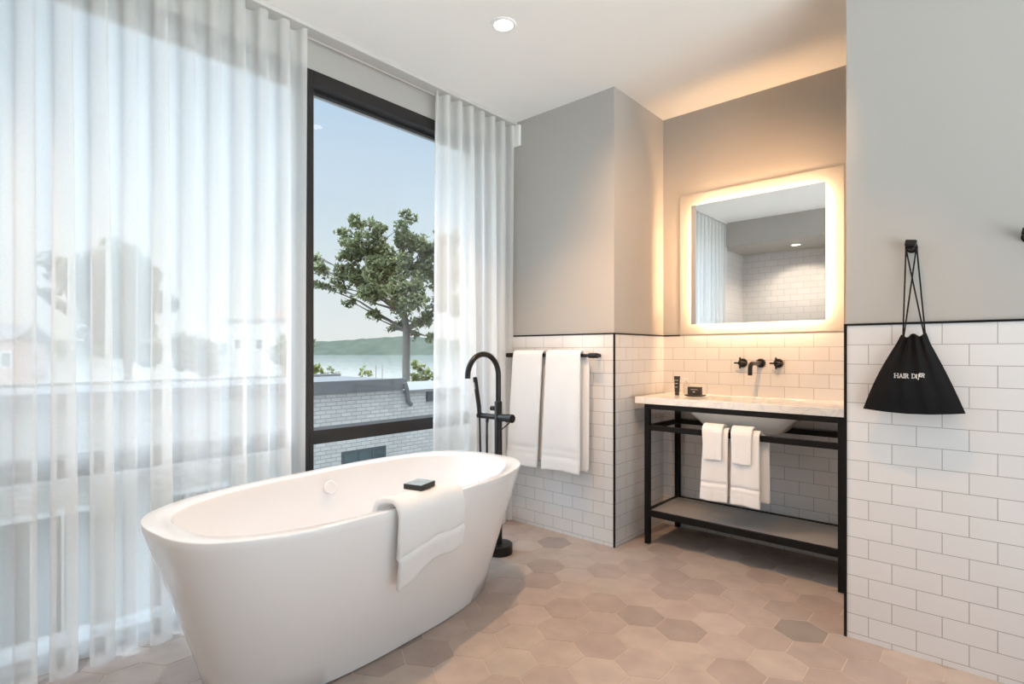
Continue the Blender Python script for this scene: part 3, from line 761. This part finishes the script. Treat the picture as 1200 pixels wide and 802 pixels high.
# lettering made of small strokes that ride on the cloth
GL = {'H': [((0, 0), (0, 1)), ((.8, 0), (.8, 1)), ((0, .5), (.8, .5)), ((-.15, 0), (.2, 0)), ((-.15, 1), (.2, 1)), ((.6, 0), (.95, 0)), ((.6, 1), (.95, 1))],
      'A': [((0, 0), (.42, 1)), ((.42, 1), (.85, 0)), ((.17, .35), (.67, .35)), ((-.15, 0), (.2, 0)), ((.65, 0), (1, 0))],
      'I': [((.2, 0), (.2, 1)), ((0, 0), (.4, 0)), ((0, 1), (.4, 1))],
      'R': [((.1, 0), (.1, 1)), ((.1, 1), (.55, 1)), ((.55, 1), (.7, .85)), ((.7, .85), (.7, .65)), ((.7, .65), (.55, .5)), ((.55, .5), (.1, .5)), ((.4, .5), (.75, 0)), ((-.05, 0), (.3, 0)), ((.7, 0), (.9, 0)), ((-.05, 1), (.2, 1))],
      'D': [((.1, 0), (.1, 1)), ((.1, 1), (.5, 1)), ((.5, 1), (.8, .75)), ((.8, .75), (.8, .25)), ((.8, .25), (.5, 0)), ((.5, 0), (.1, 0)), ((-.05, 0), (.2, 0)), ((-.05, 1), (.2, 1))],
      'Y': [((.4, 0), (.4, .45)), ((.4, .45), (.05, 1)), ((.4, .45), (.75, 1)), ((.2, 0), (.6, 0)), ((-.1, 1), (.2, 1)), ((.6, 1), (.9, 1))],
      'E': [((.1, 0), (.1, 1)), ((.1, 1), (.7, 1)), ((.1, .5), (.55, .5)), ((.1, 0), (.7, 0)), ((.7, 0), (.7, .2)), ((.7, 1), (.7, .8))]}
bm = bmesh.new()
def letter(ch, x, z, h, w, rot=0.0, th=0.0016):
    ca, sa = math.cos(rot), math.sin(rot)
    for (x0, z0), (x1, z1) in GL[ch]:
        n_ = 4
        for q in range(n_):
            pa = []
            for f in (q / n_, (q + 1) / n_):
                lx, lz = (x0 + (x1 - x0) * f) * w, (z0 + (z1 - z0) * f) * h
                pa.append((x + lx * ca - lz * sa, z + lx * sa + lz * ca))
            (ax, az), (bx_, bz) = pa; d = Vector((bx_ - ax, bz - az)); L_ = d.length or 1e-6
            nx, nz = -d.y / L_ * th / 2, d.x / L_ * th / 2; ex, ez = d.x / L_ * th * .3, d.y / L_ * th * .3
            vv = []
            for dx, dz in ((ax - ex + nx, az - ez + nz), (ax - ex - nx, az - ez - nz), (bx_ + ex - nx, bz + ez - nz), (bx_ + ex + nx, bz + ez + nz)):
                t = (dz - 0.934) / 0.281; xl, xr = bag_edge(max(0, min(1, t))); s = (dx - xl) / (xr - xl)
                t = (dz - 0.934 + 0.010 * math.sin(PI * s) * (1 - t)) / 0.281
                y = bag_pt(s, t, 1)[1]; vv.append((dx, y - 0.0012, dz))
            f1 = [bm.verts.new(v) for v in vv]; f0 = [bm.verts.new((v[0], v[1] + 0.0022, v[2])) for v in vv]
            bm.faces.new(f1); bm.faces.new(f0)
            for k in range(4): bm.faces.new((f1[k], f1[(k + 1) % 4], f0[(k + 1) % 4], f0[k]))
lz0 = 1.060; x = -0.288
for ch, w, adv in (('H', .0125, .0145), ('A', .012, .0125), ('I', .011, .006), ('R', .0115, .019), ('D', .0125, .0125)):
    letter(ch, x, lz0, 0.0150, w); x += adv
letter('R', x, lz0 - 0.001, 0.015, .0045); letter('Y', x + .0045, lz0 - 0.004, 0.019, .007, -0.2)
letter('E', x + .0095, lz0 + 0.006, 0.0125, .0065, -0.1); letter('R', x + .0155, lz0 + 0.0055, 0.0125, .0105, -0.2)
obj('lettering', bm, INK, bg, smooth=0)
# drawstrings from the neck corners, crossing on the way to the peg
yp = YR - 0.026; nl, nr = (-0.266, YBAG - 0.006, 1.214), (-0.199, YBAG - 0.006, 1.222)
pl, pr = (HX - 0.0165, yp, HZ - 0.002), (HX + 0.0165, yp, HZ - 0.002)
over = [(HX + 0.0165 * math.cos(a), yp, HZ + 0.003 + 0.0162 * math.sin(a)) for a in [PI - PI * k / 8 for k in range(9)]]
obj('cord', TB([nl, pl] + over + [pr, nr], 0.0026, n=8), CORD, bg)
y2 = yp - 0.006
nl2, nr2 = (nl[0] + .004, nl[1] - .005, nl[2]), (nr[0] - .003, nr[1] - .005, nr[2])
over2 = [(HX + 0.0165 * math.cos(a), y2, HZ + 0.003 + 0.0162 * math.sin(a)) for a in [PI - PI * k / 8 for k in range(9)]]
obj('cord', TB([nr2, (HX - 0.0162, y2, HZ - 0.004)] + over2 + [(HX + 0.0162, y2 - 0.003, HZ - 0.004), (nl2[0], nl2[1] - 0.006, nl2[2])], 0.0026, n=8), CORD, bg)

# ------------------------------------------------------------------ outdoors
def ground_mat():
    return pbr('pale gravel ground', (0.21, 0.205, 0.185), 0.95, var=0.35, scale=1.2)
struct('ground', BX(-75, -2.9, -60, 90, -4.4, -3.9), ground_mat(), smooth=0)
WATER = pbr('pale lake water', (0.40, 0.43, 0.44), 0.18, var=0.05, scale=0.02, bump=0.0)
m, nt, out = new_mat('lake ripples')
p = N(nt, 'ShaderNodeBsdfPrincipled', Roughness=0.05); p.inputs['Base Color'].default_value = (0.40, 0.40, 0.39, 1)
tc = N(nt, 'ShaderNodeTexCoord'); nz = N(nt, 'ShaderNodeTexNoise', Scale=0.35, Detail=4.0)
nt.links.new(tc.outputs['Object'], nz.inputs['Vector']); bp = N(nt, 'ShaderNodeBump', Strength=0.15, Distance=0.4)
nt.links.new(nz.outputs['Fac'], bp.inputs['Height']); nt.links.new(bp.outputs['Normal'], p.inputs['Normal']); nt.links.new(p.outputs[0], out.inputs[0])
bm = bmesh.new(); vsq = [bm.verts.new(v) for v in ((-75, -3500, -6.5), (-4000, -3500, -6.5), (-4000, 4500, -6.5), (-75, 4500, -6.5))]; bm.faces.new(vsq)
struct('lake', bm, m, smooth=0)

# wooded far shore
HILL = pbr('far woodland', (0.070, 0.080, 0.062), 1.0, var=0.35, scale=0.03, spec=0.0)
bm = bmesh.new(); rows = []
cnt_h = 420
for lay in range(9):
    f = lay / 8; row = []
    for k in range(cnt_h + 1):
        px = -900 + 2100 * k / cnt_h
        D = 1500 + 260 * f
        x, y = away(px, D)
        top = 40 + 9 * noise.noise((px * 0.006, 1.3, 0)) + 16 * math.exp(-((px - 480) / 70) ** 2) + 3.0 * noise.noise((px * 0.11, lay * .7, 4)) 
        z = -6.5 + (top) * (1 - (1 - f) ** 2.2) + (2.5 * noise.noise((px * 0.35, lay * 1.9, 8)) if lay else 0)
        row.append((x, y, z))
    rows.append(row)
rows.append([(x, y, -20) for x, y, z in rows[-1]])
grid(bm, rows); struct('far_shore', bm, HILL, smooth=0)

# painted brick building below the window
def brick_mat():
    m, nt, out = new_mat('painted brickwork')
    p = N(nt, 'ShaderNodeBsdfPrincipled', Roughness=0.8)
    tc = N(nt, 'ShaderNodeTexCoord')
    sx = N(nt, 'ShaderNodeSeparateXYZ'); cb = N(nt, 'ShaderNodeCombineXYZ')
    nt.links.new(tc.outputs['Object'], sx.inputs[0]); nt.links.new(sx.outputs['Y'], cb.inputs['X']); nt.links.new(sx.outputs['Z'], cb.inputs['Y'])
    b = nt.nodes.new('ShaderNodeTexBrick'); b.offset = 0.5
    b.inputs['Scale'].default_value = 1.0; b.inputs['Brick Width'].default_value = 0.215; b.inputs['Row Height'].default_value = 0.075
    b.inputs['Mortar Size'].default_value = 0.009; b.inputs['Mortar Smooth'].default_value = 0.3
    b.inputs['Color1'].default_value = (0.56, 0.54, 0.52, 1); b.inputs['Color2'].default_value = (0.48, 0.46, 0.44, 1); b.inputs['Mortar'].default_value = (0.36, 0.355, 0.35, 1)
    nt.links.new(cb.outputs[0], b.inputs['Vector']); nt.links.new(b.outputs['Color'], p.inputs['Base Color'])
    iv = N(nt, 'ShaderNodeMath', operation='SUBTRACT'); iv.inputs[0].default_value = 1.0; nt.links.new(b.outputs['Fac'], iv.inputs[1])
    bp = N(nt, 'ShaderNodeBump', Strength=0.8, Distance=0.01); nt.links.new(iv.outputs[0], bp.inputs['Height']); nt.links.new(bp.outputs['Normal'], p.inputs['Normal'])
    nt.links.new(p.outputs[0], out.inputs[0]); return m
BRICK = brick_mat()
COPE = pbr('grey roof edge metal', (0.13, 0.13, 0.135), 0.6, var=0.1, scale=2)
COPEL = pbr('pale coping metal', (0.20, 0.195, 0.185), 0.6, var=0.08, scale=2)
ROOF = pbr('grey gravel roof', (0.13, 0.128, 0.125), 0.95, var=0.25, scale=14)
WTRIM = pbr('white window trim', (0.72, 0.74, 0.74), 0.5, var=0.02)
DARKGL = pbr('dark window glass', (0.05, 0.075, 0.08), 0.08, var=0.2, scale=2, spec=0.6)
DARKFR = pbr('dark teal window frame', (0.05, 0.065, 0.07), 0.5, var=0.1)
bd = empty('brick_building', (0, 0, 0), 'low white painted brick building with dark roof edge outside the window', 'building')
XB = -9.3
wl = obj('wall', BX(XB - 2.6, XB, -9.0, 7.02, -3.9, 0.40), BRICK, bd, smooth=0)
obj('low_wall', BX(XB - 2.6, XB, 7.02, 13.0, -3.9, 0.30), BRICK, bd, smooth=0)
obj('low_coping', BX(XB - 2.66, XB + 0.05, 7.02, 13.05, 0.30, 0.355), COPEL, bd, smooth=0)
obj('roof_edge', BX(XB - 0.02, XB + 0.07, -9.05, 7.08, 0.385, 0.615), COPE, bd, smooth=0)
obj('roof', BX(XB - 2.66, XB + 0.03, -9.05, 7.08, 0.40, 0.585), ROOF, bd, smooth=0)
obj('back_coping', BX(XB - 2.70, XB - 2.50, -9.05, 7.08, 0.585, 0.640), COPEL, bd, smooth=0)
bm = TB([(XB + 0.10, 7.00, 0.52), (XB + 0.11, 7.04, 0.40), (XB + 0.06, 7.10, 0.27), (XB + 0.06, 7.12, 0.12), (XB + 0.03, 7.22, 0.05)], 0.045, n=12)
obj('gutter_spout', bm, COPE, bd)
bm = bmesh.new()
for k in range(5): box(bm, XB + 0.005, XB + 0.06, 7.66, 8.20, 0.09 + k * 0.042, 0.122 + k * 0.042)
box(bm, XB, XB + 0.02, 7.64, 8.22, 0.08, 0.295); obj('vent_louvre', bm, DARKFR, bd, smooth=0)
def bwin(y0, y1, z0, z1, tr):
    w = obj('window', BX(XB - 0.12, XB + tr, y0, y1, z0, z1), WTRIM if tr > 0.01 else DARKFR, bd, smooth=0)
    n_ = 3 if (y1 - y0) > 0.9 else 2
    for k in range(n_):
        a = y0 + 0.05 + (y1 - y0 - 0.06) * k / n_; b = a + (y1 - y0 - 0.06) / n_ - 0.04
        obj('pane', BX(XB + tr - 0.01, XB + tr + 0.006, a, b, z0 + 0.06, z1 - 0.06), DARKGL, w, smooth=0)
bwin(5.59, 6.60, -1.75, -0.738, 0.004)
for y0 in (-6.4, -4.6, -2.8, -1.0, 0.8, 2.6): bwin(y0, y0 + 1.0, -2.6, -0.95, 0.03)

# far buildings beyond the trees
PALE = pbr('pale render', (0.50, 0.47, 0.44), 0.8, var=0.05, scale=0.5)
PINK = pbr('pinkish brick', (0.48, 0.33, 0.28), 0.85, var=0.15, scale=3)
SLATE = pbr('dark slate roof', (0.13, 0.12, 0.12), 0.8, var=0.2, scale=2)
def far_building(px0, px1, dist, ytop, wall_m, label, chimney=False, gable=False):
    x0, y0 = away(px0, dist); x1, y1 = away(px1, dist)
    c = Vector(((x0 + x1) / 2, (y0 + y1) / 2, -3.9)); w = math.hypot(x1 - x0, y1 - y0); rz = math.atan2(y1 - y0, x1 - x0)
    e_ = empty('far_building', c, label, 'building', None, rz)
    h_ = height(ytop, dist) + 3.9; d = w * 0.8
    obj('wall', BX(-w / 2, w / 2, 0, d, 0, h_), wall_m, e_, smooth=0)
    if gable:
        bm = bmesh.new(); v = [bm.verts.new(q) for q in ((-w / 2 - .3, -.3, h_), (w / 2 + .3, -.3, h_), (w / 2 + .3, d + .3, h_), (-w / 2 - .3, d + .3, h_), (-w / 2 - .3, d / 2, h_ + w * .35), (w / 2 + .3, d / 2, h_ + w * .35))]
        for q in ((0, 1, 5, 4), (2, 3, 4, 5), (0, 4, 3), (1, 2, 5), (0, 3, 2, 1)): bm.faces.new([v[i] for i in q])
        obj('roof', bm, SLATE, e_, smooth=0)
    else:
        obj('roof', BX(-w / 2 - .15, w / 2 + .15, -.15, d + .15, h_, h_ + 0.3), COPEL, e_, smooth=0)
    if chimney: obj('chimney', BX(-0.2, 1.6, d * .3, d * .3 + 1.4, h_ + 0.3, h_ + 1.5), PINK, e_, smooth=0)
    for k in range(3):
        a = -w / 2 + w * (k + 0.5) / 3 - 0.45
        o_ = obj('window', BX(a, a + 0.9, -0.03, 0.1, h_ * 0.62, h_ * 0.62 + 1.3), WTRIM, e_, smooth=0)
        obj('pane', BX(a + .1, a + 0.8, -0.04, 0.0, h_ * 0.62 + .1, h_ * 0.62 + 1.2), DARKGL, o_, smooth=0)
far_building(266, 342, 62, 377, PALE, 'pale flat roofed tower building behind the sheer curtain', chimney=True)
far_building(-40, 17, 45, 398, PINK, 'pinkish brick house with dark roof far left behind the curtain', gable=True)

# trees and shrubs: branching wood and a crown of single leaves
def leaves(bm, c, r, n, size, rg, squash=0.85):
    for _ in range(n):
        while True:
            v = Vector((rg.uniform(-1, 1), rg.uniform(-1, 1), rg.uniform(-1, 1)))
            if 0.25 < v.length < 1: break
        v = v.normalized() * (v.length ** 0.6)
        p = Vector(c) + Vector((v.x * r, v.y * r, v.z * r * squash))
        d = Vector((rg.uniform(-1, 1), rg.uniform(-1, 1), rg.uniform(-1, 0.6))).normalized(); u, w = frame_of(d)
        s = size * rg.uniform(0.6, 1.3)
        q = [bm.verts.new(p - d * s), bm.verts.new(p + u * s * .5 + w * s * .12), bm.verts.new(p + d * s), bm.verts.new(p - u * s * .5 + w * s * .12)]
        bm.faces.new((q[0], q[1], q[2])); bm.faces.new((q[0], q[2], q[3]))

def plant(name, px, dist, blobs, label, cat, leafm, trunk_r, size, dens, seed, fork=None, group=None, spread=0.8):
    """blobs are crown masses given as (column, row, radius) in photo pixels at the plant's distance; each gets its own depth"""
    rg = random.Random(seed); k = dist / FPX
    bx_, by_ = away(px, dist); base = Vector((bx_, by_, -3.9))
    e_ = empty(name, base, label, cat, group)
    wood = bmesh.new(); crown = bmesh.new()
    fz = height(fork, dist) + 3.9 if fork else 0.6
    top = Vector((0.02, 0.0, fz))
    crown_h = max(height(y, dist) + 3.9 for x, y, r_ in blobs) - fz
    lean = sum(away(x, dist)[0] - bx_ for x, y, r_ in blobs) / len(blobs), sum(away(x, dist)[1] - by_ for x, y, r_ in blobs) / len(blobs)
    lead = [top + Vector((lean[0] * f + 0.12 * crown_h * math.sin(f * 5) * 0.3, lean[1] * f, crown_h * f * 0.8)) for f in (0, .2, .4, .6, .8, 1.0)]
    tube(wood, [(0, 0, 0), (0.05, 0, fz * .35), (-0.03, 0.02, fz * .7), top] + lead[1:], [trunk_r * 1.35, trunk_r, trunk_r * .9, trunk_r * .85] + [trunk_r * q for q in (.7, .55, .4, .25, .1)], n=12)
    for (x, y, r_) in blobs:
        dd = dist + rg.uniform(-1, 1) * spread * (1.6 if r_ * k > 0.6 else 0.8)
        ax, ay = away(x, dist); c = Vector((ax - bx_, ay - by_, height(y, dist) + 3.9))
        dirv = Vector((-math.sin(YAW), math.cos(YAW), 0)); c = c + dirv * (dd - dist) * 0.8
        R_ = r_ * k * 1.3
        mid = top.lerp(c, 0.5) + Vector((rg.uniform(-.2, .2), rg.uniform(-.2, .2), 0.12 * (c - top).length * rg.uniform(-.3, .8)))
        st = max([p_ for p_ in lead if p_.z < c.z - 0.35 * math.hypot(c.x - p_.x, c.y - p_.y)] or [top], key=lambda p_: p_.z)
        f_ = lead.index(st) if st in lead else 0; b0 = trunk_r * (0.42 - 0.06 * f_)
        mid = st.lerp(c, 0.5) + Vector((rg.uniform(-.2, .2), rg.uniform(-.2, .2), 0.10 * (c - st).length * rg.uniform(-.5, .9)))
        tube(wood, [st, st.lerp(mid, .5) + Vector((rg.uniform(-.1, .1), rg.uniform(-.1, .1), .05)), mid, c], [b0, b0 * .7, b0 * .45, b0 * .15], n=8)
        for q in range(4):
            en = c + Vector((rg.uniform(-1, 1), rg.uniform(-1, 1), rg.uniform(-.8, .9))) * R_ * .8
            tube(wood, [mid.lerp(c, .55), c.lerp(en, .4), en], [b0 * .2, b0 * .12, b0 * .04], n=5)
        sub = max(6, int(13 * (R_ / 0.8) ** 1.2))
        for q in range(sub):
            v = Vector((rg.gauss(0, 1), rg.gauss(0, 1), rg.gauss(0, 1))).normalized() * rg.uniform(.25, .85)
            rr = R_ * rg.uniform(.30, .48)
            leaves(crown, c + v * R_ * .95, rr, int(dens * (rr / 0.3) ** 2), size, rg)
    obj('trunk', wood, BARK, e_); obj('foliage', crown, leafm, e_, smooth=0)

plant('tree', 476, 24, [(476, 258, 11), (420, 266, 12), (405, 275, 9), (445, 272, 12), (440, 292, 20), (480, 284, 19), (410, 296, 13), (425, 318, 20), (462, 318, 24), (492, 318, 16), (500, 300, 14),
      (376, 316, 11), (372, 302, 7), (388, 334, 10), (371, 333, 7), (400, 320, 11), (410, 352, 8), (402, 340, 8), (448, 350, 17), (440, 372, 9), (455, 383, 7), (464, 362, 9), (486, 392, 7), (482, 352, 20), (498, 372, 14), (470, 378, 11), (505, 395, 7), (525, 320, 22), (528, 360, 20), (520, 285, 16)],
      'tall leafy oak tree standing beyond the brick building, seen through clear glass', 'tree', LEAF, 0.19, 0.13, 52, 11, fork=388)
plant('tree', 150, 21, [(70, 318, 20), (95, 330, 26), (60, 345, 12), (120, 325, 25), (150, 318, 26), (165, 345, 28), (130, 355, 26), (145, 385, 26), (170, 380, 24), (185, 350, 18), (100, 355, 14), (150, 415, 22), (205, 360, 10), (75, 360, 10)],
      'broad leafy tree behind the left sheer curtain', 'tree', LEAFD, 0.17, 0.12, 46, 12, fork=430)
plant('tree', 236, 32, [(222, 405, 14), (240, 408, 15), (255, 420, 12), (228, 425, 16), (246, 432, 14)], 'rounded low tree left of the pale tower behind the curtain', 'tree', LEAFD, 0.12, 0.14, 30, 13, fork=440)
plant('tree', 345, 40, [(338, 408, 14), (350, 402, 14), (345, 425, 16), (356, 420, 12), (340, 440, 12)], 'tree right of the pale tower behind the curtain edge', 'tree', LEAF, 0.12, 0.16, 30, 14, fork=440)
plant('shrub', 492, 17, [(487, 430, 6), (494, 434, 6), (488, 442, 8), (499, 444, 7), (503, 437, 5), (494, 450, 8), (505, 452, 7), (486, 452, 6), (512, 445, 8)], 'yellow green shrub right of the oak trunk above the low wall', 'shrub', LEAFY, 0.05, 0.085, 170, 15, fork=480, spread=0.3)
plant('shrub', 369, 17, [(368, 428, 6), (371, 434, 5), (365, 436, 7), (374, 437, 3.5), (362, 426, 6)], 'yellow green shrub against the dark window upright above the roof', 'shrub', LEAFY, 0.05, 0.085, 170, 16, fork=470, spread=0.3)
plant('shrub', 392, 18, [(385, 431, 3), (389, 433, 3), (396, 437, 3), (391, 438, 4), (384, 438, 3)], 'small greyish shrub just above the roof, second from the window upright', 'shrub', LEAF, 0.03, 0.06, 120, 17, fork=470, spread=0.2)
plant('shrub', 427, 18, [(428, 430, 2.4), (427, 434, 4), (430, 437, 4.5), (423, 438, 4), (433, 439, 3.5)], 'small pointed green shrub above the middle of the roof', 'shrub', LEAFY, 0.03, 0.06, 120, 18, fork=470, spread=0.2)
for px, lab in ((440.5, 'thin grey mooring post rising from the lake, left of two'), (448, 'thin grey mooring post rising from the lake, right of two')):
    x, y = away(px, 120)
    z1 = height(428, 120)
    o = obj('mooring_post', cyl((x, y, -8.0), (x, y, z1), 0.07, n=10), BARK); tag(o, lab, 'post', 'mooring posts in the lake')

# ------------------------------------------------------------------ daylight
SIDE_FILL = 0.6; LOW_FILL = 7.6; LEFT_FILL = 4.6  # added sky brightness in unseen directions, to light the room
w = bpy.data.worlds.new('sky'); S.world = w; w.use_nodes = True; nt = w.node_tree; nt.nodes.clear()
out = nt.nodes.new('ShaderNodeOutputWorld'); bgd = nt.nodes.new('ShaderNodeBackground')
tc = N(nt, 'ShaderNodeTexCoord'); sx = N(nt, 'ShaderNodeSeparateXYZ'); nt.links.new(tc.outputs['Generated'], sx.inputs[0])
cr = N(nt, 'ShaderNodeValToRGB'); e = cr.color_ramp.elements
e[0].position = 0.0; e[0].color = (0.81, 0.875, 0.92, 1); e[1].position = 1.0; e[1].color = (0.74, 0.82, 0.93, 1)
for pos, c in ((0.012, (0.86, 0.88, 0.87)), (0.05, (0.84, 0.88, 0.89)), (0.20, (0.72, 0.82, 0.90)), (0.42, (0.52, 0.68, 0.87))):
    q = e.new(pos); q.color = c4(c)
nt.links.new(sx.outputs['Z'], cr.inputs['Fac']); nt.links.new(cr.outputs['Color'], bgd.inputs['Color'])
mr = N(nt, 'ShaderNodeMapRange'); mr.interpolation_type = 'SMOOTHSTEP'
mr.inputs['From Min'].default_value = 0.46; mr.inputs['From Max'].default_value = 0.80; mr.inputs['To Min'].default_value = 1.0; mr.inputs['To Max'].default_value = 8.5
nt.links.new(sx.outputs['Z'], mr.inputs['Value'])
# added fill: sky and lower hemisphere brightened on the unseen right side
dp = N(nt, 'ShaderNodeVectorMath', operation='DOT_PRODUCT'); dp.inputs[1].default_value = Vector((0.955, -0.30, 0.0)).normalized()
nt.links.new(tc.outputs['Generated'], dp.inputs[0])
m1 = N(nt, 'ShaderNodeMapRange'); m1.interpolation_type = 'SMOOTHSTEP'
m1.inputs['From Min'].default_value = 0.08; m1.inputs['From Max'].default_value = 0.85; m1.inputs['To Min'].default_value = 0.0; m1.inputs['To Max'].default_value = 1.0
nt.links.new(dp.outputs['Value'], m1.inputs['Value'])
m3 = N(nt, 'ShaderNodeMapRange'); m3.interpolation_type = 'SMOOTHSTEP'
m3.inputs['From Min'].default_value = -0.06; m3.inputs['From Max'].default_value = 0.02; m3.inputs['To Min'].default_value = LOW_FILL; m3.inputs['To Max'].default_value = SIDE_FILL
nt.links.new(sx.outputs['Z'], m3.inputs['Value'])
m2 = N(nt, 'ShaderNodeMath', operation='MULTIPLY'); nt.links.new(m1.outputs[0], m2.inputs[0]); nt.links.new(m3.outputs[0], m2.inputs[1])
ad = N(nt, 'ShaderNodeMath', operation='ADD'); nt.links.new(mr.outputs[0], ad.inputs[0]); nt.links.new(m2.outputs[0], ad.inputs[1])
# added sky glow left of the view, outside the frame, lights curtains and room
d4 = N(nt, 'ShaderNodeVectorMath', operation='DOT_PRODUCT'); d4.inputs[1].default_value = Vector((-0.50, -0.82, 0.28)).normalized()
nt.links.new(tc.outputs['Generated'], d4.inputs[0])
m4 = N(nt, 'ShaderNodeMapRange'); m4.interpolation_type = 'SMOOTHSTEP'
m4.inputs['From Min'].default_value = 0.52; m4.inputs['From Max'].default_value = 0.95; m4.inputs['To Min'].default_value = 0.0; m4.inputs['To Max'].default_value = LEFT_FILL
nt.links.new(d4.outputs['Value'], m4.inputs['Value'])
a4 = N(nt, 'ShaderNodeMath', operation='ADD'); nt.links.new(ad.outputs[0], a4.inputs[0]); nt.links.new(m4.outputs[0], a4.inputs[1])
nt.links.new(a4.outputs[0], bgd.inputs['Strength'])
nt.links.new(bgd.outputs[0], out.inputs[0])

S.view_settings.view_transform = 'Standard'; S.view_settings.look = 'None'
S.view_settings.exposure = 0.0; S.view_settings.gamma = 1.0; S.view_settings.use_curve_mapping = False
c = S.cycles
c.use_denoising = True; c.max_bounces = 10; c.diffuse_bounces = 6; c.glossy_bounces = 5; c.transmission_bounces = 8; c.transparent_max_bounces = 24
c.caustics_reflective = False; c.caustics_refractive = False; c.sample_clamp_indirect = 6.0
